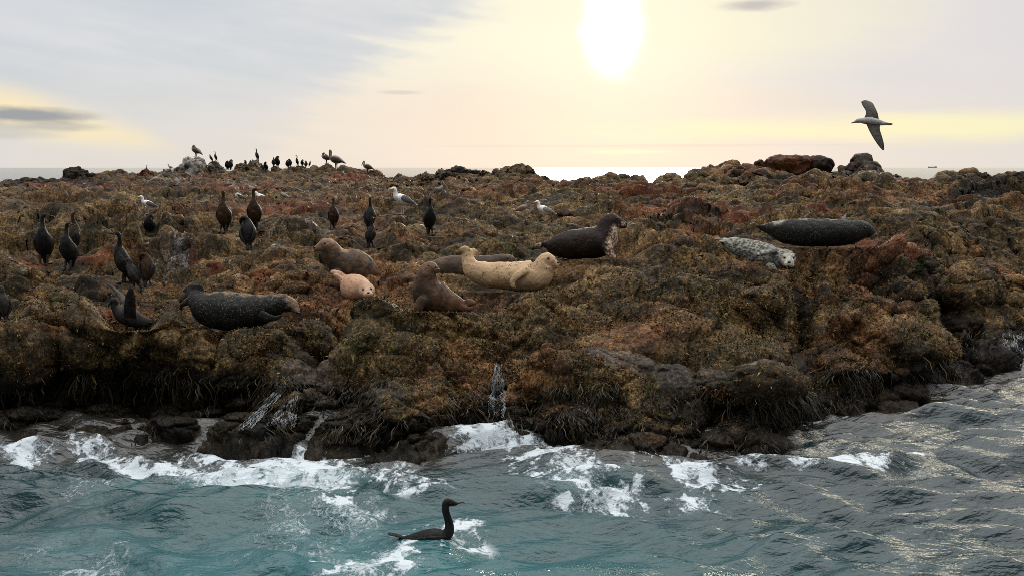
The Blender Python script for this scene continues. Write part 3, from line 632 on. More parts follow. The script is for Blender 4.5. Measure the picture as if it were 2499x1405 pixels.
def fuse(mb, voxel, it=4, name='body', m=None):
    """weld the overlapping volumes into one continuous skin"""
    o = bpy.data.objects.new('weld', mb.mesh('weld')); COL.objects.link(o)
    r = o.modifiers.new('r', 'REMESH'); r.mode = 'VOXEL'; r.voxel_size = voxel; r.use_smooth_shade = True
    s_ = o.modifiers.new('s', 'SMOOTH'); s_.factor = .5; s_.iterations = it
    bpy.context.view_layer.update()
    me = bpy.data.meshes.new_from_object(o.evaluated_get(bpy.context.evaluated_depsgraph_get()))
    old = o.data; bpy.data.objects.remove(o); bpy.data.meshes.remove(old)
    me.name = name; me.materials.clear()
    if m: me.materials.append(m)
    me.polygons.foreach_set('use_smooth', np.ones(len(me.polygons), bool))
    return me
def getv(me):
    a = np.empty(len(me.vertices) * 3, np.float32); me.vertices.foreach_get('co', a); return a.reshape(-1, 3)
def setattr_(me, k, a):
    at = me.attributes.new(k, 'FLOAT', 'POINT'); at.data.foreach_set('value', np.ascontiguousarray(a, np.float32))
def root(name, loc, rz=0, sc=1, **props):
    o = bpy.data.objects.new(name, None); COL.objects.link(o); o.empty_display_size = .1
    o.location = loc; o.rotation_euler = (0, 0, rz); o.scale = (sc, sc, sc)
    for k, v in props.items():
        if v: o[k] = v
    return o

def edge_of_ridge(px):
    k = np.nonzero(np.abs(gx - px) < 3.5)[0]; j = k[np.argmin(gy[k])]
    return float(gy[j]), float(gd[j])
# ------------------------------------------------------------------ boulders along the skyline
def boulder(px, pyb, w, h, Y, label, seed, taper=.35, gu=0.0, ru=0.0, dk=0.0, deep=.8, rough=1.0, bury=.28, under=0):
    bm = bmesh.new(); bmesh.ops.create_icosphere(bm, subdivisions=5, radius=1.0)
    v = np.array([x.co[:] for x in bm.verts]); f = [[q.index for q in p.verts] for p in bm.faces]; bm.free()
    d = v.copy()
    v = np.sign(v) * np.abs(v) ** .8; v /= np.abs(v).max(0)
    k = Y / FPX; sx, sz = w * k / 2, h * k / 2 * (1 + bury)
    zf = (v[:, 2] + 1) / 2
    tp = 1 - taper * zf + under * (zf - .5) * .5
    v = v * np.stack([sx * tp, sx * deep * tp, np.full(len(v), sz)], 1)
    s = max(sx, sz)
    q = d * np.array([sx, sx * deep, sz]) / s + seed * 7.7
    w1, _ = worley(q * 1.7, seed); w2, _ = worley(q * 4.5, seed + 1)
    disp = (.5 - w1) * .34 + fbm(q * 1.3, 3, seed=seed) * .20 + (.5 - w2) * .13 + fbm(q * 6, 4, gain=.6, seed=seed + 5) * .09
    v += d * (disp * s * rough)[:, None]
    v[:, 2] *= (h * k) / max(1e-6, v[:, 2].max() + sz * .72) if not under else 1
    v[:, 2] += h * k - v[:, 2].max()
    nz = fbm(q * 3, 4, gain=.65, seed=seed + 9)
    gua = np.clip(gu * (.55 + .9 * nz + .35 * (zf - .4)), 0, 1); rus = np.clip(ru + nz * .4 * (ru > 0), 0, 1)
    me = mesh_np('boulder', v, tris=f, m=M_ROCK, attrs=dict(wet=0 * nz, guano=gua, rust=rus, shelf=0 * nz, dark=np.clip(dk + nz * .3 * (dk > 0), 0, 1)))
    o = add('boulder', me, label=label, category='rock', group='outcrop rocks along the skyline')
    o.location = P(px, pyb, Y); return o
for a in [
  (470, 452, 138, 70, 46, 'tall pale boulder whitened with guano under the hunched pelican', 11, .62, 1.0, 0, 0),
  (412, 442, 50, 30, 45.5, 'low whitened rock leaning on the left foot of the tall pale boulder', 12, .4, .75, 0, 0),
  (527, 446, 66, 52, 46.5, 'grey streaked cone of rock with two cormorants on top', 13, .55, .62, 0, 0),
  (624, 434, 66, 44, 47, 'pointed grey boulder carrying a single upright cormorant', 14, .55, .6, 0, 0),
  (592, 430, 40, 32, 47, 'square shouldered grey rock left of the pointed boulder', 15, .2, .5, 0, .2),
  (186, 450, 66, 44, 42, 'jagged black rock standing alone against the sea on the left', 16, .25, 0, 0, .95),
  (222, 449, 40, 28, 42, 'small black rock at the right foot of the jagged black rock', 17, .4, 0, 0, .95),
  (290, 440, 84, 26, 43, 'broad dark hump of rock between the black rock and the guano boulder', 18, .4, .1, .1, .6),
  (356, 436, 40, 24, 43, 'reddish knob of rock with a small cormorant behind it', 19, .4, 0, .7, 0),
  (690, 428, 46, 16, 47, 'low mossy rock under the hunched cormorants on the ridge', 20, .4, .2, .2, .2),
  (850, 426, 120, 20, 46, 'long flat rock on the ridge below the pelicans', 21, .3, .1, .3, .2),
  (1128, 438, 122, 34, 33, 'dark square topped outcrop right of the sailboat gap', 22, .2, 0, .15, .55),
  (1250, 436, 92, 30, 29, 'brown outcrop sloping down to the sunlit gap', 23, .35, 0, .3, .2),
  (1045, 440, 44, 14, 33, 'small grey rock with a pale gull perched on it', 24, .4, .4, 0, .3),
  (1520, 454, 136, 30, 27, 'flat olive rock in front of the sun glitter', 25, .25, .12, 0, .1),
  (1790, 424, 80, 22, 24, 'low brown rock on the slope left of the overhanging slab', 26, .4, 0, .4, .2),
  (1852, 424, 40, 34, 23, 'small upright knob left of the overhanging rust slab', 27, .35, 0, .3, .4),
  (2090, 448, 190, 42, 22, 'grey sloping rock right of the mushroom knob', 41, .7, .3, 0, .5),
  (2342, 448, 70, 24, 20.4, 'dark rock with a notched top near the right edge', 29, .4, 0, 0, .8),
  (2396, 446, 60, 28, 20.4, 'dark domed rock second from the right edge', 30, .45, 0, .3, .5),
  (2492, 452, 84, 34, 20.2, 'dark rock rising at the right edge of the picture', 31, .4, 0, 0, .5)]:
    boulder(*a)
boulder(1922, 434, 118, 56, 22.4, 'overhanging slab of rust red rock, highest on the reef', 33, .1, 0, .55, .35, under=.7, bury=0, rough=.7)
boulder(1995, 438, 66, 58, 22.4, 'mushroom shaped dark knob beside the overhanging slab', 34, -.05, 0, .3, .6, under=1.0, bury=0, rough=.6)

# ------------------------------------------------------------------ harbour seals
def fur(name, base, pat, scale, lo, hi, mark=None, fine=None, rough=.5, streaky=1.0, soft=False):
    m, t, b = mat(name, max(rough, .55), .14)
    p = objco(t); x, y, z = sep(t, p); ps = vec3(t, x, y, z * streaky)
    c = cmix(t, noise(t, p, 5, 4, .6).step(.3, .7), base, tuple(u * .72 for u in base))
    sp = voro(t, ps, scale) + (noise(t, p, scale * 1.3, 4, .7) - .5) * 1.1
    if soft: sp = (noise(t, p, 4.5, 6, .68, .6) - .32) * 1.8 + (noise(t, p, scale, 4, .75) - .5) * .9
    big = noise(t, p, 3.5, 3)
    c = cmix(t, (1 - (sp + (big - .5) * .5).step(lo, hi)), c, pat)
    if fine: c = cmix(t, (1 - (voro(t, ps, scale * 2.4) + (noise(t, p, scale * 3, 3) - .5) * .6).step(lo * .8, hi * .8)) * .7, c, fine)
    if mark:
        mk = (attr(t, 'mark') + (noise(t, p, 16, 5, .7) - .5) * .9).step(.3, .65)
        c = cmix(t, mk, c, cmix(t, (noise(t, p, 28, 4, .7)).step(.42, .58), mark[0], mark[1]))
    t.links.new(c.k, b.inputs['Base Color'])
    bump(t, b, noise(t, p, 60, 4, .6) + noise(t, p, 14, 3) * 1.2, .25, .012)
    return m
M_EYE, t, b = mat('seal_eye', .08, .6); b.inputs['Base Color'].default_value = (.006, .005, .004, 1)
M_NOSE, t, b = mat('seal_nose', .35, .5); b.inputs['Base Color'].default_value = (.012, .009, .008, 1)
M_WHISK, t, b = mat('seal_whisker', .5, .4); b.inputs['Base Color'].default_value = (.55, .48, .36, 1)
def seal(label, anchor, spine, limbs, m, eyes=(), nose=None, marks_=(), er=3.2, whisk=0, pads=(), off=.16):
    """spine: photo col, row, radius in photo px, distance behind the anchor (m); limbs: ([points], squeeze direction, factor)"""
    Y0 = ground(*anchor) + off
    def W(q):
        Y = Y0 + q[3]; return tuple(P(q[0], q[1], Y)) + (q[2] * Y / FPX,)
    mb = MB(); base = P(anchor[0], anchor[1], Y0)
    sp = [W(q) for q in spine]
    mb.sweep(sp, seg=22, sub=6)
    for pts, d, fct in limbs: mb.sweep([W(q) for q in pts], seg=12, sub=4, flat=(d, fct))
    for q in pads: w = W(q); mb.ball(w[:3], w[3])
    mb.v = [tuple(np.array(v) - base) for v in mb.v]
    me = fuse(mb, .0105, 11, 'seal_body', m); v = getv(me) + base
    mk = np.zeros(len(v))
    for q in marks_:
        w = W(q); mk = np.maximum(mk, np.exp(-(np.linalg.norm(v - np.array(w[:3]), axis=1) / w[3]) ** 2))
    setattr_(me, 'mark', mk)
    nn_ = np.empty(len(v) * 3, np.float32); me.vertices.foreach_get('normal', nn_)
    v = v + nn_.reshape(-1, 3) * (fbm(v * 7, 3, seed=200) * .011 + fbm(v * 22, 2, seed=201) * .0035)[:, None]      # folds and soft unevenness of the skin
    me.vertices.foreach_set('co', np.ascontiguousarray(v - base, np.float32).ravel()); me.update()
    r = root('harbor_seal', base, label=label, category='seal', group='seals hauled out on the reef')
    add('body', me, r)
    bv = BVHTree.FromPolygons([tuple(x) for x in v], [tuple(p.vertices) for p in me.polygons])
    def hit(px, py):
        a, bb = ray(px, py); d = Vector((float(a), 1, float(bb))).normalized()
        h = bv.ray_cast(Vector((0, 0, HC)), d); return (h[0], d) if h[0] is not None else (None, d)
    for e in eyes:
        h, d = hit(*e)
        if h is not None:
            k = er * Y0 / FPX; add('eye', MB().ball(Vector(h) + d * k * .35 - Vector(base), k, 10, 6).mesh('seal_eye', M_EYE), r)
    if nose:
        h = None
        for st in range(14):                          # walk in from the outline until the sight line meets the muzzle
            tgt = eyes[0] if eyes else spine[-2]
            L_ = math.hypot(tgt[0] - nose[0], tgt[1] - nose[1]) + 1e-6
            h, d = hit(nose[0] + (tgt[0] - nose[0]) / L_ * st * .8, nose[1] + (tgt[1] - nose[1]) / L_ * st * .8)
            if h is not None: break
        if h is not None:
            k = er * 1.05 * Y0 / FPX; add('nose', MB().ball(Vector(h) + d * k * .4 - Vector(base), k, 10, 6, (1.2, 1, .8)).mesh('seal_nose', M_NOSE), r)
            if whisk:
                wb = MB()
                for k in range(12):
                    sg = 1 if k % 2 else -1; p0 = np.array(h) - np.array(base) + np.array([sg * .012, .0, -.016 - .004 * (k // 4)])
                    d1 = np.array([sg * random.uniform(.5, 1) if whisk == 2 else whisk_dir(whisk) * random.uniform(.3, 1), -random.uniform(.3, .8), -random.uniform(.1, .7)])
                    wb.sweep([tuple(p0) + (.0011,), tuple(p0 + d1 * .04) + (.0009,), tuple(p0 + d1 * .075 + np.array([0, 0, -.02])) + (.0005,)], 4, 2)
                add('whiskers', wb.mesh('whiskers', M_WHISK), r)
    return r
def whisk_dir(w): return 1 if w > 0 else -1
DY = (0, 1, 0); DZ = (0, 0, 1); DD = (.3, .9, -.3)
seal('dark seal with pale flecks lying on its side left of the tan seal', (580, 800),
     [(466, 714, 11, .06), (486, 735, 28, .02), (512, 752, 44, 0), (562, 759, 49, 0), (615, 758, 43, 0), (658, 749, 32, -.02), (688, 739, 23, -.03), (708, 744, 19, -.05), (722, 755, 11, -.08), (728, 761, 7, -.1)],
     [([(486, 706, 14, .05), (462, 706, 11, .08), (446, 724, 8, .08), (439, 738, 4, .08)], DY, .4), ([(482, 722, 14, .0), (462, 734, 10, -.02), (446, 742, 7, -.03), (441, 756, 3, -.03)], DY, .4), ([(640, 770, 13, -.26), (668, 776, 9, -.28), (690, 768, 4, -.26)], DY, .5)],
     fur('fur_dark_flecked', (.011, .011, .010), (.13, .12, .10), 44, .02, .36, mark=((.19, .13, .078), (.075, .05, .032)), fine=(.11, .105, .09)),
     eyes=[(699, 738)], nose=(728, 762), marks_=[(520, 706, 22, 0), (560, 708, 22, -.02), (600, 710, 22, -.02), (640, 712, 20, -.02), (680, 718, 18, -.02), (710, 732, 18, -.08), (722, 752, 14, -.1), (446, 724, 14, .05)], off=.22)  # back marks paint the pale rim light into the fur, over some tan
seal('small tan seal facing the viewer head on, hind flippers raised behind it', (870, 729),
     [(838, 684, 12, .34), (852, 692, 25, .24), (864, 702, 34, .12), (874, 706, 34, .0), (884, 707, 26, -.13), (892, 708, 21, -.25), (896, 711, 19.5, -.33), (898, 719, 11, -.42)],
     [([(842, 682, 11, .26), (826, 670, 10, .24), (811, 664, 7, .22)], DD, .5), ([(842, 688, 10, .2), (828, 682, 9, .18), (819, 672, 6, .16)], DD, .5)],
     fur('fur_tan', (.50, .30, .19), (.20, .10, .06), 24, .06, .26, mark=((.46, .29, .19), (.56, .38, .26)), rough=.6), eyes=[(887, 706), (905, 705)], nose=(899, 714),
     marks_=[(896, 712, 24, -.38), (820, 672, 18, .22)], er=3.3, pads=[(893, 719, 7.5, -.445), (904, 719, 7.5, -.445)], off=.14)
seal('brown seal behind the small tan one, its head lifted and turned to the left', (850, 690),
     [(918, 690, 12, .30), (902, 672, 30, .22), (870, 654, 43, .10), (838, 643, 39, .02), (817, 625, 27, -.04), (805, 606, 22, -.07), (795, 599, 20, -.08), (781, 603, 12.5, -.10), (770, 607, 7.5, -.11)],
     [([(822, 670, 15, -.22), (808, 684, 11, -.26), (798, 690, 5, -.28)], DY, .5)],
     fur('fur_brown_grey', (.17, .095, .060), (.045, .036, .025), 24, .10, .62, soft=True, mark=((.26, .16, .105), (.20, .12, .078))), eyes=[(793, 594)], nose=(768, 604),
     marks_=[(800, 590, 22, -.1), (778, 602, 16, -.12), (835, 612, 22, 0), (812, 608, 14, -.1)], off=.30)
seal('brown seal sitting up with its head turned right, beside the spotted cream seal', (1060, 762),
     [(1140, 748, 10, .02), (1118, 744, 22, 0), (1088, 737, 33, 0), (1058, 724, 45, 0), (1043, 706, 39, -.02), (1040, 682, 29, -.03), (1044, 660, 21, -.04), (1053, 656, 18, -.05), (1063, 659, 11, -.06), (1068, 661, 7, -.06)],
     [([(1132, 746, 11, -.02), (1148, 737, 9, -.06), (1160, 741, 5, -.06)], DY, .5), ([(1128, 752, 10, -.08), (1144, 754, 7, -.1), (1158, 752, 4, -.1)], DY, .5), ([(1030, 735, 16, -.22), (1018, 754, 11, -.26), (1012, 764, 5, -.26)], DY, .5)],
     fur('fur_brown_rust', (.13, .062, .033), (.036, .025, .016), 24, .10, .62, soft=True, mark=((.20, .115, .070), (.11, .060, .034))), eyes=[(1046, 648), (1063, 652)], nose=(1069, 658),
     marks_=[(1044, 650, 22, -.1), (1060, 660, 14, -.08), (1052, 690, 18, -.05), (1150, 736, 12, -.05)], off=.24)
seal('long grey brown seal lying half hidden behind the spotted cream seal', (1120, 692),
     [(1028, 656, 11, .06), (1050, 660, 22, .02), (1085, 657, 31, 0), (1125, 654, 32, 0), (1170, 650, 27, 0), (1208, 643, 21, 0), (1230, 637, 18, 0), (1246, 637, 14, 0), (1258, 642, 7, 0)],
     [([(1036, 652, 10, .05), (1018, 649, 9, .04), (1004, 652, 6, .04)], DY, .5), ([(1036, 662, 10, 0), (1016, 662, 8, -.02), (999, 664, 5, -.03)], DY, .5)],
     fur('fur_grey_brown', (.13, .082, .055), (.045, .033, .023), 24, .10, .60, soft=True, mark=((.62, .50, .34), (.50, .38, .25))), eyes=[(1238, 630)],
     marks_=[(1016, 650, 16, .02), (1010, 664, 14, -.03)], off=.42)
seal('cream seal with small dark spots curved like a banana, flippers and head both raised', (1240, 712),
     [(1139, 616, 13, .10), (1142, 636, 16.5, .08), (1156, 658, 25, .04), (1190, 670, 31.5, .02), (1236, 673, 34, 0), (1284, 675, 39, -.02), (1314, 670, 36, -.04), (1327, 652, 27, -.06), (1334, 639, 23, -.07), (1344, 640, 18, -.09), (1352, 644, 13.5, -.10), (1358, 646, 9.5, -.11)],
     [([(1139, 618, 13, .08), (1134, 610, 12, .06), (1128, 609, 8, .05)], DY, .5), ([(1146, 626, 12, .12), (1154, 613, 9, .14), (1162, 615, 6, .15)], DY, .5), ([(1282, 660, 12, -.20), (1264, 670, 10.5, -.26), (1251, 686, 8.5, -.28), (1252, 697, 8, -.29), (1257, 702, 4, -.29)], DD, .6)],
     fur('fur_cream_spotted', (.56, .39, .225), (.12, .062, .028), 27, .08, .26, mark=((.36, .22, .13), (.50, .33, .20)), rough=.55), eyes=[(1338, 631)], nose=(1361, 641),
     marks_=[(1340, 632, 18, -.12), (1228, 668, 14, -.3), (1150, 640, 14, 0), (1330, 655, 14, -.1)], er=3.6, off=.24)
seal('black seal with a mottled white chest holding its head up high, facing right', (1425, 631),
     [(1334, 597, 9, .06), (1352, 600, 24, .03), (1390, 598, 35, 0), (1434, 594, 38, 0), (1468, 588, 38, 0), (1481, 566, 31, 0), (1486, 548, 24.5, 0), (1494, 541, 20.5, 0), (1508, 544, 15, 0), (1519, 548, 11, 0), (1523, 550, 9, 0)],
     [([(1346, 598, 9, .05), (1324, 597, 7, .05), (1306, 600, 4, .05)], DY, .5), ([(1478, 602, 16, -.20), (1490, 618, 11, -.25), (1500, 627, 6, -.28)], DY, .6)],
     fur('fur_black', (.020, .012, .009), (.075, .055, .04), 26, .02, .20, mark=((.56, .46, .34), (.13, .055, .03))), eyes=[(1506, 533)], nose=(1527, 545),
     marks_=[(1505, 564, 20, -.12), (1502, 585, 25, -.17), (1496, 605, 25, -.19), (1492, 622, 18, -.22), (1500, 628, 10, -.28), (1522, 548, 9, -.08), (1312, 598, 10, .05)], off=.24)
seal('silver grey mottled seal resting its chin on the rock and looking at the viewer', (1850, 652),
     [(1768, 589, 10, .42), (1786, 598, 19, .36), (1820, 611, 28, .24), (1858, 623, 32, .12), (1892, 633, 30, 0), (1912, 634, 25.5, -.12), (1921, 634, 23, -.2), (1925, 642, 13, -.29)],
     [([(1772, 588, 8, .42), (1756, 584, 6, .44), (1742, 584, 4, .45)], DZ, .6), ([(1772, 592, 8, .38), (1760, 590, 6, .38), (1750, 592, 4, .38)], DZ, .6), ([(1888, 612, 10, -.14), (1866, 617, 10, -.2), (1848, 622, 6, -.22)], DZ, .6), ([(1880, 652, 13, -.2), (1892, 664, 9, -.26), (1900, 670, 5, -.28)], DY, .6)],
     fur('fur_silver', (.34, .34, .29), (.055, .055, .046), 26, .26, .76, mark=((.60, .58, .48), (.30, .29, .24)), rough=.45, streaky=1.5), eyes=[(1915, 629), (1936, 629)], nose=(1926, 640),
     marks_=[(1925, 634, 22, -.3)], er=3.4, pads=[(1920, 646, 8, -.315), (1931, 646, 8, -.315)], off=.20)
seal('long charcoal seal stretched flat behind the silver grey seal', (1990, 604),
     [(1858, 556, 7, .08), (1882, 558, 17, .04), (1918, 565, 30, 0), (1968, 568, 34, 0), (2028, 568, 34, 0), (2070, 567, 31, 0), (2094, 563, 26, 0), (2112, 563, 21, 0), (2126, 569, 13, -.02), (2134, 574, 8, -.03)],
     [([(1864, 556, 8, .06), (1850, 553, 5, .05), (1842, 556, 3, .05)], DY, .5), ([(2054, 546, 9, .10), (2060, 532, 6, .12), (2064, 526, 4, .13)], DY, .5)],
     fur('fur_charcoal', (.014, .014, .013), (.10, .10, .088), 44, .02, .34, mark=((.30, .29, .25), (.15, .145, .13)), fine=(.10, .10, .09), streaky=.6), eyes=[(2112, 556)], nose=(2137, 574),
     marks_=[(1900, 540, 18, 0), (1960, 534, 14, 0), (2030, 534, 14, 0), (2062, 528, 9, .1), (2132, 574, 9, -.05)], off=.24)
# ------------------------------------------------------------------ birds: built about 1 unit tall facing +X, then scaled
def plume(name, c1, c2, rough=.7, sc=9):
    m, t, b = mat(name, max(rough - .05, .5), .12); p = objco(t); x, y, z = sep(t, p)
    n = noise(t, vec3(t, x * 2.0, y * 2.0, z), sc, 5, .65)
    c = cmix(t, n.step(.38, .64), c1, c2); t.links.new(c.k, b.inputs['Base Color'])
    bump(t, b, noise(t, vec3(t, x * 3, y * 3, z), 22, 3, .6) + voro(t, vec3(t, x, y, z * .55), 38.0) * .5, .4, .02); return m
K_BLK = plume('cormorant_black', (.006, .006, .0065), (.016, .015, .015), .42)
K_WNG = plume('cormorant_wing', (.008, .0075, .0075), (.026, .023, .021), .45, 16)
K_BRN = plume('cormorant_brown', (.025, .015, .009), (.060, .034, .018))
K_RST = plume('cormorant_rust_breast', (.085, .034, .015), (.17, .075, .032))
K_GRY = plume('cormorant_grey', (.018, .017, .016), (.045, .040, .036))
K_BILL, t, b = mat('dark_bill', .4, .4); b.inputs['Base Color'].default_value = (.022, .019, .015, 1)
K_LEG, t, b = mat('dark_leg', .5, .4); b.inputs['Base Color'].default_value = (.016, .014, .013, 1)
K_POUCH, t, b = mat('throat_patch', .6, .3); b.inputs['Base Color'].default_value = (.30, .21, .10, 1)
G_WHT = plume('gull_white', (.84, .83, .81), (.90, .895, .88), .6)
G_SLT = plume('gull_slate', (.070, .074, .082), (.11, .113, .12), .6)
G_GRY = plume('gull_grey', (.17, .165, .155), (.30, .285, .26), .6)
G_MOT = plume('gull_mottled', (.20, .145, .11), (.42, .34, .28), .6, 24)
G_TIP, t, b = mat('gull_black_tip', .55, .4); b.inputs['Base Color'].default_value = (.013, .012, .012, 1)
G_BILL, t, b = mat('yellow_bill', .4, .4); b.inputs['Base Color'].default_value = (.62, .36, .06, 1)
G_LEG, t, b = mat('pink_leg', .5, .4); b.inputs['Base Color'].default_value = (.55, .33, .27, 1)
P_GRY = plume('pelican_grey', (.17, .15, .13), (.32, .29, .25), .6, 14)
P_DRK = plume('pelican_dark', (.045, .033, .026), (.10, .075, .058), .6)
P_PAL = plume('pelican_pale', (.50, .46, .36), (.66, .61, .48), .6)
P_BILL, t, b = mat('pelican_bill', .45, .4); b.inputs['Base Color'].default_value = (.24, .18, .12, 1)

def feet(mb_list, x, ys, ztop, m, r=.016, toe=.10):
    out = []
    for y in ys:
        mb = MB(); mb.sweep([(x - .02, y, ztop, r * 1.5), (x - .005, y, ztop * .45, r), (x, y, .015, r)], 8, 3)
        web = [(x - .01, y, .012), (x + toe, y - toe * .55, .004), (x + toe * 1.15, y, .004), (x + toe, y + toe * .55, .004)]
        o = len(mb.v); mb.v += web + [(a, b_, c - .012) for a, b_, c in web]
        mb.f += [(o, o + 1, o + 2, o + 3), (o + 7, o + 6, o + 5, o + 4), (o, o + 4, o + 5, o + 1), (o + 1, o + 5, o + 6, o + 2), (o + 2, o + 6, o + 7, o + 3), (o + 3, o + 7, o + 4, o)]
        out.append(('leg', mb.mesh('leg', m, False)))
    return out
def eyes(c, r, w, m=None):
    return [('eye', MB().ball((c[0], c[1] + s * w, c[2]), r, 8, 6).mesh('eye', m or M_EYE)) for s in (-1, 1)]
def folded(pts, th, m, tipm=None):
    out = []
    for s in (-1, 1):
        q = [(x, s * y, z, r) for x, y, z, r in pts]
        out.append(('wing', MB().sweep(q, 12, 5, flat=((.15, 1, .1), th)).mesh('wing', m)))
    return out
def cormorant(kind, mb_m=K_BLK, breast=None, wing=K_WNG):
    parts = []; b = MB()
    if kind == 'tall':
        b.sweep([(-.115, 0, .10, .028), (-.095, 0, .18, .072), (-.055, 0, .30, .135), (-.01, 0, .43, .140), (.025, 0, .55, .120), (.04, 0, .645, .082), (.035, 0, .71, .052), (.025, 0, .78, .041), (.025, 0, .86, .036), (.04, 0, .915, .038), (.07, 0, .937, .036), (.105, 0, .935, .028), (.13, 0, .93, .017)], 16, 4)
        bill = [(.125, 0, .930, .016), (.18, 0, .926, .011), (.225, 0, .920, .009), (.236, 0, .908, .006)]; ec = (.085, 0, .945); pc = (.10, 0, .918)
    elif kind == 'turned':                            # head looks over its left shoulder
        b.sweep([(-.115, 0, .10, .028), (-.095, 0, .18, .072), (-.055, 0, .30, .135), (-.01, 0, .43, .140), (.025, 0, .55, .120), (.04, 0, .645, .082), (.035, .005, .71, .052), (.025, .005, .78, .041), (.025, 0, .86, .036), (.025, .012, .915, .038), (.02, .04, .937, .036), (.015, .075, .935, .028), (.012, .10, .93, .017)], 16, 4)
        bill = [(.012, .095, .930, .016), (.008, .15, .926, .011), (.004, .195, .920, .009), (.003, .206, .908, .006)]; ec = None; pc = (.016, .07, .918)
    elif kind == 'preen':                             # neck folded back, head buried in the plumage
        b.sweep([(-.15, 0, .12, .035), (-.12, 0, .22, .095), (-.06, 0, .36, .155), (0, 0, .52, .175), (.04, 0, .66, .150), (.05, .02, .77, .105), (.03, .06, .85, .072), (.0, .12, .86, .060), (.01, .17, .80, .050), (.04, .19, .73, .036)], 16, 4)
        bill = [(.04, .19, .73, .022), (.07, .19, .66, .015), (.09, .18, .60, .010)]; ec = None; pc = (.03, .19, .74)
    elif kind == 'hunched':                           # neck drawn in, head low over the breast
        b.sweep([(-.17, 0, .14, .035), (-.14, 0, .24, .09), (-.08, 0, .38, .145), (-.01, 0, .53, .165), (.05, 0, .66, .140), (.07, 0, .76, .095), (.06, 0, .85, .068), (.09, 0, .91, .060), (.14, 0, .915, .050), (.19, 0, .90, .028)], 16, 4)
        bill = [(.18, 0, .90, .022), (.26, 0, .885, .014), (.32, 0, .875, .010), (.332, 0, .86, .007)]; ec = (.125, 0, .93); pc = (.15, 0, .88)
    parts.append(('body', b.mesh('body', mb_m)))
    tall = kind in ('tall', 'turned'); k = 1.0 if tall else 1.38; dz = 0 if tall else .03
    parts += folded([(.02 * k, .105 * k, .545 * (1 if tall else 1.14), .050 * k), (-.03 * k, .135 * k, .43 + dz, .092 * k), (-.08 * k, .115 * k, .29 + dz, .080 * k), (-.12 * k, .065 * k, .17 + dz, .045 * k), (-.15 * k, .03 * k, .07 + dz, .018 * k)], .38, wing)
    parts.append(('tail', MB().sweep([(-.10 * k, 0, .16, .045), (-.15 * k, 0, .06, .050), (-.185 * k, 0, -.01, .040)], 10, 4, flat=((1, 0, .55), .25)).mesh('tail', wing)))
    if breast: parts.append(('breast', MB().sweep([(.025 if tall else .04, 0, .28, .05), (.062 if tall else .09, 0, .42, .085), (.080 if tall else .13, 0, .55, .070), (.066 if tall else .12, 0, .66, .045)], 12, 4, flat=((1, 0, -.1), .8)).mesh('breast', breast)))
    parts.append(('bill', MB().sweep(bill, 8, 3).mesh('bill', K_BILL)))
    parts.append(('throat_patch', MB().ball(pc, .026, 8, 6, (1.1, 1.25, .7)).mesh('throat_patch', K_POUCH)))
    if ec: parts += eyes(ec, .009, .030 if tall else .045)
    return parts + feet(None, -.02, (-.06, .06), .16, K_LEG, .02, .11)
def gull(kind, body=G_WHT, wing=G_SLT, bill=G_BILL, leg=G_LEG):
    b = MB(); parts = []
    back_ = [(-.44, 0, .36, .03), (-.32, 0, .40, .085), (-.16, 0, .46, .150), (.01, 0, .52, .180), (.14, 0, .58, .160)]
    if kind == 'stand':
        b.sweep(back_ + [(.235, 0, .63, .115), (.265, 0, .71, .082), (.275, 0, .79, .070), (.295, 0, .865, .074), (.335, 0, .905, .070), (.39, 0, .905, .050), (.425, 0, .895, .03)], 16, 4)
        bl = [(.415, 0, .897, .027), (.49, 0, .885, .021), (.54, 0, .872, .018), (.556, 0, .852, .010)]; ec = (.365, 0, .925)
    elif kind == 'sit':
        b.sweep(back_ + [(.23, 0, .60, .125), (.25, 0, .67, .095), (.28, 0, .73, .080), (.325, 0, .755, .073), (.375, 0, .75, .052), (.41, 0, .74, .03)], 16, 4)
        bl = [(.40, 0, .742, .027), (.47, 0, .73, .021), (.52, 0, .717, .018), (.535, 0, .70, .010)]; ec = (.355, 0, .775)
    else:                                             # preening, head laid back along the shoulder
        b.sweep(back_ + [(.22, .02, .62, .125), (.22, .07, .70, .088), (.17, .13, .745, .076), (.10, .165, .72, .070), (.03, .175, .67, .045)], 16, 4)
        bl = [(.04, .175, .68, .026), (-.03, .175, .63, .020), (-.08, .17, .60, .015)]; ec = None
    parts.append(('body', b.mesh('body', body)))
    for s in (-1, 1):
        w = [(.12, s * .135, .60, .06), (.02, s * .165, .56, .115), (-.14, s * .145, .495, .115), (-.30, s * .10, .425, .075), (-.42, s * .06, .375, .045)]
        wo = add_part = MB().sweep(w, 12, 5, flat=((.1, 1, .35), .36)).mesh('wing', wing)
        parts.append(('wing', wo))
        parts.append(('wing_tip', MB().sweep([(-.36, s * .075, .40, .045), (-.47, s * .045, .355, .036), (-.60, s * .02, .305, .012)], 8, 4, flat=((.1, 1, .35), .4)).mesh('wing_tip', G_TIP if wing is not G_MOT else P_DRK)))
    parts.append(('tail', MB().sweep([(-.35, 0, .375, .05), (-.45, 0, .335, .075), (-.53, 0, .305, .065)], 10, 3, flat=((.1, 0, 1), .22)).mesh('tail', body)))
    parts.append(('bill', MB().sweep(bl, 8, 3).mesh('bill', bill)))
    if ec: parts += eyes(ec, .014, .055)
    if kind != 'sit': parts += feet(None, .02, (-.07, .07), .40, leg, .017, .13)
    return parts
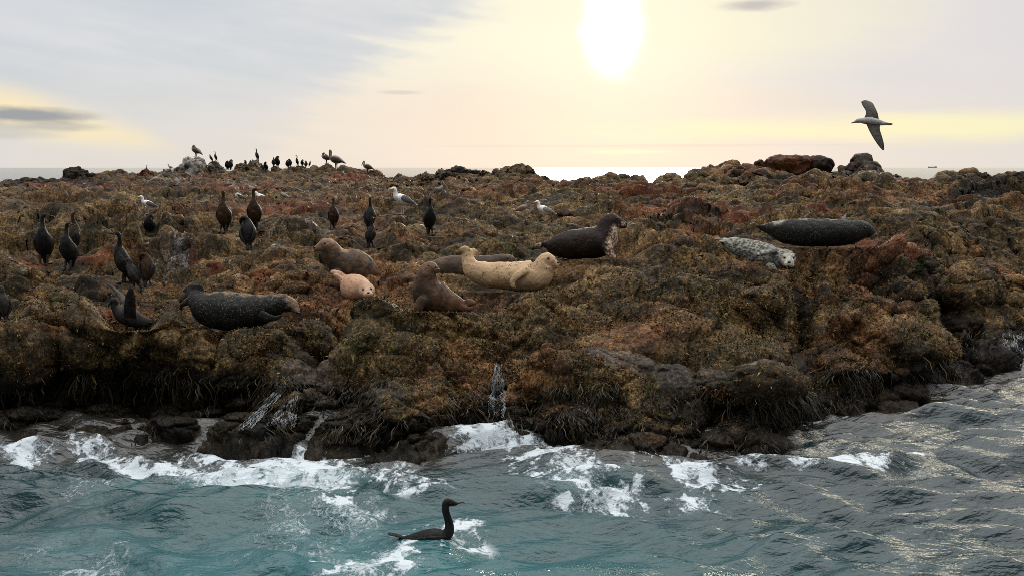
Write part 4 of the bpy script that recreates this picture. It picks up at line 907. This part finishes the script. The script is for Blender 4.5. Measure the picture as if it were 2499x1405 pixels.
def pelican(kind):
    b = MB(); body = [(-.42, 0, .28, .03), (-.32, 0, .34, .10), (-.15, 0, .40, .185), (.03, 0, .46, .205), (.17, 0, .50, .165)]
    if kind == 'tall':
        b.sweep(body + [(.245, 0, .53, .095), (.255, 0, .60, .062), (.235, 0, .70, .05), (.215, 0, .80, .047), (.215, 0, .88, .05), (.245, 0, .93, .056), (.285, 0, .93, .045)], 16, 4)
        bl = [(.28, 0, .925, .040), (.31, .0, .80, .036), (.325, 0, .66, .028), (.33, 0, .55, .012)]; ec = (.262, 0, .945)
    elif kind == 'rest':                              # bill laid down on the breast
        b.sweep(body + [(.25, 0, .57, .10), (.24, 0, .66, .066), (.22, 0, .75, .056), (.25, 0, .82, .060), (.30, 0, .825, .05)], 16, 4)
        bl = [(.30, 0, .82, .042), (.36, 0, .70, .038), (.41, 0, .57, .030), (.44, 0, .47, .012)]; ec = (.275, 0, .84)
    else:                                             # head tucked back into the shoulders
        b.sweep(body + [(.22, 0, .60, .135), (.22, .02, .70, .085), (.17, .05, .77, .07), (.10, .07, .77, .066), (.04, .09, .72, .045)], 16, 4)
        bl = [(.06, .09, .73, .038), (-.06, .12, .66, .032), (-.18, .13, .60, .020)]; ec = None
    parts = [('body', b.mesh('body', P_GRY))]
    parts += folded([(.16, .15, .53, .06), (.02, .185, .48, .13), (-.18, .155, .40, .12), (-.36, .09, .31, .06), (-.50, .03, .24, .02)], .36, P_DRK)
    parts.append(('tail', MB().sweep([(-.36, 0, .29, .05), (-.46, 0, .24, .07), (-.53, 0, .21, .05)], 10, 3, flat=((.3, 0, 1), .22)).mesh('tail', P_DRK)))
    parts.append(('crown', MB().ball((.235, 0, .945) if kind == 'tall' else (.245, 0, .845) if kind == 'rest' else (.15, .06, .80), .05, 10, 7).mesh('crown', P_PAL)))
    parts.append(('bill', MB().sweep(bl, 10, 4).mesh('bill', P_BILL)))
    if ec: parts += eyes(ec, .012, .048)
    return parts + feet(None, .0, (-.08, .08), .30, K_LEG, .026, .14)
CACHE = {}
BUILD = {'c': (cormorant, 'cormorant'), 'g': (gull, 'gull'), 'p': (pelican, 'pelican')}
VAR = {'blk': {}, 'brn': dict(mb_m=K_BRN, breast=K_RST, wing=K_WNG), 'drk': dict(mb_m=K_BRN, wing=K_WNG), 'gry': dict(mb_m=K_GRY, wing=K_GRY),
       'slate': {}, 'grey': dict(wing=G_GRY), 'mot': dict(body=G_MOT, wing=G_MOT, bill=K_BILL), 'pale': dict(body=G_GRY, wing=G_GRY, bill=K_BILL), 'p': {}}
GRP = {'c': 'cormorants standing on the reef', 'g': 'gulls on the reef', 'p': 'pelicans on the ridge'}
def bird(k, kind, var, px, py, hpx, face, label, Y=None, tilt=0.0, group=None, tall=.955, sink=-.02):
    """foot at photo (px, py), hpx tall there; face: 0 right, 90 away, 180 left, 270 towards us"""
    key = (k, kind, var)
    if key not in CACHE: CACHE[key] = BUILD[k][0](kind, **VAR[var])
    if Y is None: Y = SPOT_Y[(px, py)]
    tall = {'sit': .50, 'preen': .92 if k == 'c' else .84, 'tuck': .84, 'rest': .88, 'hunched': .97}.get(kind, .97)
    sc = hpx * Y / FPX / tall; z0 = .33 if kind == 'sit' else 0
    loc = P(px, py, Y); r = root(BUILD[k][1], (loc[0], loc[1], loc[2] - z0 * sc - sink), R(face), sc, label=label, category=BUILD[k][1], group=group or GRP[k])
    tilt = tilt or random.uniform(-7, 5)
    r.rotation_euler = (R(random.uniform(-3, 3)), R(tilt), R(face + random.uniform(-12, 12)))
    for nm, me in CACHE[key]: add(nm, me, r)
    return r
for a in [
 ('c', 'turned', 'blk', 106, 648, 124, 278, 'black cormorant standing tall left of the others, beak to the left, beside red algae'),
 ('c', 'turned', 'blk', 164, 660, 114, 262, 'black cormorant facing the viewer, second of the tall ones from the left edge'),
 ('c', 'tall', 'drk', 191, 624, 104, 60, 'dusky brown cormorant standing close behind two black ones at the left'),
 ('c', 'tall', 'blk', 300, 692, 125, 192, 'black cormorant upright in profile facing left beside the scuffling brown birds'),
 ('c', 'preen', 'blk', 366, 578, 52, 285, 'stooping black cormorant on a grey knob directly below the white gull'),
 ('c', 'preen', 'brn', 362, 696, 78, 80, 'rusty brown cormorant bent over preening right of the upright profile bird'),
 ('c', 'hunched', 'gry', 325, 704, 72, 170, 'dark grey cormorant crouching with its neck drawn in, left of the rusty preening one'),
 ('c', 'hunched', 'gry', 6, 782, 82, 150, 'grey cormorant cut off by the left edge of the picture'),
 ('c', 'tall', 'brn', 543, 570, 102, 265, 'rust breasted cormorant standing alone on the plateau, left of the pair'),
 ('c', 'preen', 'blk', 608, 610, 80, 95, 'black cormorant seen from behind with its head buried in its plumage'),
 ('c', 'turned', 'brn', 621, 562, 100, 275, 'rust breasted cormorant standing right behind a preening black one'),
 ('c', 'tall', 'brn', 811, 560, 76, 270, 'rust breasted cormorant facing the viewer above the resting brown seal'),
 ('c', 'tall', 'blk', 904, 566, 82, 85, 'black cormorant seen from behind, rear one of the close pair'),
 ('c', 'tall', 'blk', 907, 605, 72, 60, 'black cormorant in front of another one, nearer of the close pair'),
 ('c', 'tall', 'blk', 1050, 575, 92, 300, 'black cormorant standing alone right of the tall white gull'),
 ('g', 'stand', 'slate', 363, 524, 44, 205, 'white gull with slate wings perched above the stooping black cormorant'),
 ('g', 'preen', 'slate', 586, 500, 28, 200, 'slate winged gull bent over preening between two rust breasted cormorants'),
 ('g', 'sit', 'slate', 637, 494, 23, 190, 'slate winged gull sitting behind the head of a rust breasted cormorant'),
 ('g', 'stand', 'pale', 692, 494, 29, 190, 'dull grey immature gull standing on a rusty ledge'),
 ('g', 'stand', 'slate', 984, 525, 66, 212, 'large white gull standing tall with its bill to the left, biggest of the gulls'),
 ('g', 'preen', 'pale', 1069, 486, 32, 300, 'pale grey gull with its head tucked away on a rusty rock'),
 ('g', 'stand', 'mot', 1274, 531, 38, 5, 'brown mottled young gull facing right next to a white gull'),
 ('g', 'stand', 'grey', 1331, 543, 52, 200, 'white gull with pale grey wings beside the brown mottled young gull'),
 ('g', 'sit', 'pale', 497, 477, 16, 20, 'small whitish gull sitting with its head to the right on orange algae'),
 ('g', 'sit', 'mot', 565, 464, 14, 10, 'mottled brown gull lying low among the stones on the far plateau'),
 ('g', 'sit', 'pale', 614, 468, 16, 170, 'grey gull half hidden behind the rust breasted pair'),
 ('g', 'stand', 'mot', 213, 476, 21, 10, 'brown gull standing on the dark far reef at the left'),
 ('g', 'sit', 'mot', 380, 449, 20, 20, 'pale brown gull resting at the foot of the whitened rocks'),
 ('g', 'stand', 'pale', 1044, 434, 14, 180, 'faint pale gull perched on a grey rock near the skyline'),
 ('g', 'sit', 'mot', 358, 606, 14, 0, 'small grey brown gull crouching under the stooping black cormorant')]:
    bird(*a)
for a in [
 ('c', 'tall', 'blk', 627, 393, 28, 150, 'small black cormorant upright on the pointed grey boulder', 46.9),
 ('c', 'hunched', 'blk', 516, 397, 18, 200, 'little black cormorant crouched on the left shoulder of the streaked cone', 46.3),
 ('c', 'tall', 'blk', 526, 394, 22, 200, 'little black cormorant standing on top of the streaked cone', 46.5),
 ('c', 'preen', 'blk', 553, 416, 22, 250, 'black cormorant preening right of the streaked cone, left one of two', 46),
 ('c', 'preen', 'gry', 563, 415, 24, 290, 'grey black cormorant preening right of the streaked cone, right one of two', 46),
 ('c', 'preen', 'blk', 600, 404, 12, 90, 'tiny dark cormorant huddled on the square shouldered rock', 46.9),
 ('c', 'hunched', 'blk', 611, 405, 13, 30, 'tiny dark cormorant tucked against the pointed boulder on its left side', 46.9),
 ('c', 'hunched', 'blk', 641, 416, 18, 170, 'dark cormorant low at the right foot of the pointed boulder', 46.6),
 ('c', 'preen', 'blk', 648, 421, 22, 220, 'dark cormorant preening on the slope right of the pointed boulder', 46.4),
 ('c', 'hunched', 'blk', 668, 416, 22, 100, 'black cormorant crouched on the mossy bump, left of two', 46.4),
 ('c', 'preen', 'blk', 676, 416, 26, 270, 'larger black cormorant curled up on the mossy bump, right of two', 46.2),
 ('c', 'preen', 'blk', 701, 424, 19, 260, 'round black cormorant on the ridge with its head hidden, left of the upright one', 46),
 ('c', 'preen', 'blk', 709, 425, 19, 95, 'round black cormorant touching the upright one on the ridge', 46),
 ('c', 'tall', 'blk', 724, 424, 25, 200, 'upright black cormorant on the ridge between round huddled ones', 46),
 ('c', 'preen', 'blk', 737, 424, 16, 270, 'huddled black cormorant right of the upright ridge bird', 46),
 ('c', 'preen', 'blk', 747, 423, 16, 90, 'huddled black cormorant in the middle of the ridge row', 46),
 ('c', 'hunched', 'blk', 757, 420, 14, 0, 'last huddled black cormorant of the ridge row towards the pelicans', 46),
 ('c', 'tall', 'drk', 359, 426, 20, 20, 'small brown cormorant behind the reddish knob at the left', 43.6),
 ('g', 'stand', 'pale', 416, 417, 14, 180, 'pale gull on the low whitened rock, beak to the left', 45.2),
 ('p', 'tuck', 'p', 478, 384, 28, 170, 'grey pelican hunched on top of the tall whitened boulder', 45.6),
 ('p', 'tuck', 'p', 797, 412, 26, 185, 'hunched brown pelican left of the long necked one', 45.6),
 ('p', 'tall', 'p', 821, 411, 45, 175, 'long necked pelican standing upright on the ridge'),
 ('p', 'rest', 'p', 897, 419, 28, 178, 'pelican resting its bill on its breast, right end of the ridge')]:
    if 640 < a[3] < 1000:
        e, Ye = edge_of_ridge(a[3]); a = a[:4] + (e + 2.0,) + a[5:8] + (Ye,)
    bird(*a, group={'c': 'cormorants along the skyline', 'g': GRP['g'], 'p': GRP['p']}[a[0]])

# the scuffling cormorant with raised wings
Yw_ = SPOT_Y[(322, 806)] - .12; U = Yw_ / FPX
def L(x, y, d=0): return ((x - 322) * U, d, (806 - y) * U)
r = root('cormorant', P(322, 806, Yw_), label='grey cormorant flapping both wings over its back on the ledge, head to the left', category='cormorant', group=GRP['c'])
sw = lambda q: [L(x, y, d) + (rr * U,) for x, y, rr, d in q]
add('body', MB().sweep(sw([(362, 786, 6, .1), (345, 786, 15, .06), (322, 776, 22, .02), (304, 764, 21, -.02), (292, 752, 14, -.03), (287, 742, 9, -.04), (289, 733, 8, -.04), (286, 729, 8, -.05), (281, 731, 5, -.06)]), 16, 4).mesh('body', K_GRY), r)
add('bill', MB().sweep(sw([(281, 731, 4, -.06), (276, 739, 2.6, -.07), (274, 745, 1.4, -.07)]), 8, 3).mesh('bill', K_BILL), r)
add('wing', MB().wing([(L(314, 768, -.10), L(338, 776, -.04)), (L(321, 740, -.16), L(344, 746, -.10)), (L(330, 714, -.2), L(349, 720, -.15)), (L(341, 692, -.2), L(348, 697, -.18))], .09).mesh('wing', K_GRY), r)
add('wing', MB().wing([(L(300, 760, .08), L(330, 770, .2)), (L(282, 735, .16), L(302, 752, .28)), (L(262, 712, .2), L(284, 736, .32)), (L(244, 694, .22), L(262, 712, .3))], .09).mesh('wing', K_GRY), r)
add('tail', MB().sweep(sw([(358, 786, 8, .08), (372, 792, 9, .12), (382, 800, 7, .14)]), 10, 3, flat=((.4, 0, 1), .25)).mesh('tail', K_GRY), r)
for x, d in ((316, -.05), (332, .06)): add('leg', MB().sweep(sw([(x, 786, 5, d), (x - 2, 798, 3, d), (x - 8, 806, 3.4, d)]), 8, 3).mesh('leg', K_LEG), r)

# cormorant swimming in the foreground
Ys = float(water_Y(1300)); U = Ys / FPX
def L(x, y, d=0): return ((x - 1050) * U, d, (1300 - y) * U)
pw = P(1050, 1306, Ys); kk = np.argmin((SEAV[..., 0] - pw[0]) ** 2 + (SEAV[..., 1] - pw[1]) ** 2); pw[2] += SEAV.reshape(-1, 3)[kk, 2] * .5 + .018
r = root('cormorant', pw, label='black cormorant swimming to the right in the foreground water', category='cormorant')
add('body', MB().sweep(sw([(972, 1314, 4, 0), (992, 1316, 12, 0), (1022, 1316, 21, 0), (1055, 1313, 24, 0), (1082, 1308, 19, 0), (1097, 1294, 14, 0), (1099, 1274, 11, 0), (1094, 1254, 9.6, 0), (1090, 1238, 9.3, 0), (1090, 1224, 9.8, 0), (1095, 1216, 10.5, 0), (1104, 1217, 9, 0), (1112, 1219, 6.5, 0), (1118, 1219, 4, 0)]), 18, 5).mesh('body', K_BLK), r)
add('bill', MB().sweep(sw([(1115, 1219, 4, 0), (1124, 1217.5, 2.4, 0), (1134, 1215.5, 1.6, 0), (1138, 1218, 1.1, 0)]), 8, 3).mesh('bill', K_BILL), r)
add('throat_patch', MB().ball(L(1103, 1223, -.012), 4.2 * U, 8, 6, (1.2, .7, .6)).mesh('throat_patch', K_POUCH), r)
for s in (-1, 1):
    add('eye', MB().ball(L(1103, 1215.5, s * 8.4 * U), 1.5 * U, 8, 6).mesh('eye', M_EYE), r)
    add('wing', MB().sweep(sw([(1090, 1304, 5, s * .040), (1064, 1306, 12, s * .056), (1030, 1310, 12, s * .050), (1000, 1315, 7, s * .028), (976, 1317, 3, s * .008)]), 12, 5, flat=((0, 1, s * -.6), .45)).mesh('wing', K_WNG), r)
add('tail', MB().sweep(sw([(985, 1311, 6, 0), (965, 1304, 9, 0), (948, 1300, 8, 0)]), 10, 4, flat=((.15, 0, 1), .22)).mesh('tail', K_WNG), r)

# gull gliding past on the right
Yf = 13.0; U = Yf / FPX
def L(x, y, d=0): return ((x - 2126) * U, d, (298 - y) * U)
F_WNG = plume('flight_wing_grey', (.024, .020, .017), (.055, .048, .042), .6, 12)
F_BDY = plume('flight_body_grey', (.30, .29, .28), (.40, .39, .37), .6)
r = root('gull', P(2126, 298, Yf), label='gull gliding to the left in the sky, one wing up and one down', category='gull')
add('body', MB().sweep(sw([(2168, 303, 2.5, 0), (2155, 301.5, 5, 0), (2140, 299, 8, 0), (2124, 296.5, 9.2, 0), (2110, 295.5, 7.6, 0), (2100, 295, 5.6, 0), (2093, 296, 5.2, 0), (2088, 298, 3, 0)]), 16, 4).mesh('body', F_BDY), r)
add('bill', MB().sweep(sw([(2089, 298, 2.2, 0), (2083, 299.6, 1.5, 0), (2078.5, 301, .9, 0)]), 8, 3).mesh('bill', K_BILL), r)
add('tail', MB().sweep(sw([(2156, 302, 5, 0), (2166, 303, 6, 0), (2173, 303.6, 5.4, 0)]), 10, 3, flat=((0, .35, 1), .3)).mesh('tail', F_BDY), r)
add('wing', MB().wing([(L(2109, 292, .02), L(2147, 296, .03)), (L(2119, 274, .10), L(2148, 277, .11)), (L(2116, 257, .20), L(2147, 261, .21)), (L(2118, 247, .28), L(2147, 251, .29)), (L(2128, 243, .32), L(2143, 246, .33))], .07).mesh('wing', F_WNG), r)
add('wing', MB().wing([(L(2112, 300, -.02), L(2147, 303, -.02)), (L(2115, 318, -.10), L(2141, 316, -.10)), (L(2121, 337, -.18), L(2141, 332, -.18)), (L(2130, 356, -.25), L(2142, 350, -.25)), (L(2138, 367, -.29), L(2141, 365, -.29))], .07).mesh('wing', F_WNG), r)
for s in (-1, 1): add('eye', MB().ball(L(2094, 294.6, s * 4.4 * U), .9 * U, 8, 6).mesh('eye', M_EYE), r)

# ------------------------------------------------------------------ vessels on the horizon
def flatm(name, c, rough=.6):
    m, t, b = mat(name, rough, .3); b.inputs['Base Color'].default_value = c + (1,); return m
V_HULL, V_DECK, V_SAIL = flatm('ship_hull', (.42, .40, .38)), flatm('ship_deckhouse', (.62, .60, .57)), flatm('sailcloth', (.72, .70, .66))
def box(mb, x0, x1, y0, y1, z0, z1, bow=0.0, stern=0.0):
    o = len(mb.v); ym = (y0 + y1) / 2
    mb.v += [(x0 + stern, y0, z0), (x1 - bow, ym - (ym - y0) * .5, z0), (x1 - bow, ym + (y1 - ym) * .5, z0), (x0 + stern, y1, z0), (x0, y0, z1), (x1, ym - (ym - y0) * .3, z1), (x1, ym + (y1 - ym) * .3, z1), (x0, y1, z1)]
    mb.f += [(o + a, o + b_, o + c, o + d) for a, b_, c, d in ((3, 2, 1, 0), (4, 5, 6, 7), (0, 1, 5, 4), (1, 2, 6, 5), (2, 3, 7, 6), (3, 0, 4, 7))]
    return mb
Yt = 9000; k = Yt / FPX
p0 = P(2276, 411, Yt); r = root('cargo_ship', (p0[0], p0[1], 0), label='grey cargo ship far out on the horizon at the right', category='ship')
add('hull', box(MB(), -11 * k, 11 * k, -7, 7, -1, 3.0 * k, 2.0 * k, .5 * k).mesh('hull', V_HULL, False), r)
add('deckhouse', box(MB(), 6 * k, 9 * k, -6, 6, 3.0 * k, 4.4 * k).mesh('deckhouse', V_DECK, False), r)
add('mast', box(MB(), -10 * k, -9.4 * k, -1, 1, 3.0 * k, 4.2 * k).mesh('mast', V_HULL, False), r)
Yb = 2200; k = Yb / FPX
p0 = P(1226, 413, Yb); r = root('sailboat', (p0[0], p0[1], 0), label='tiny sailboat on the horizon beside the dark outcrop', category='sailboat')
add('hull', box(MB(), -6 * k, 5.5 * k, -1.6, 1.6, -.5, 1.5 * k, 1.6 * k, .3 * k).mesh('hull', V_HULL, False), r)
add('mast', MB().sweep([(0, 0, 1.4 * k, .16), (0, 0, 9 * k, .13), (0, 0, 16.5 * k, .09)], 8, 2).mesh('mast', V_HULL), r)
sm = MB(); sm.v = [(-.15, -.05, 2.4 * k), (-4.6 * k, -.05, 2.6 * k), (-.12, -.05, 15.5 * k), (-.15, .05, 2.4 * k), (-4.6 * k, .05, 2.6 * k), (-.12, .05, 15.5 * k)]
sm.f = [(0, 1, 2), (5, 4, 3), (0, 3, 4, 1), (1, 4, 5, 2), (2, 5, 3, 0)]
add('boom', MB().sweep([(0, 0, 2.4 * k, .12), (-2.4 * k, 0, 2.4 * k, .11), (-4.8 * k, 0, 2.5 * k, .09)], 8, 2).mesh('boom', V_HULL), r)
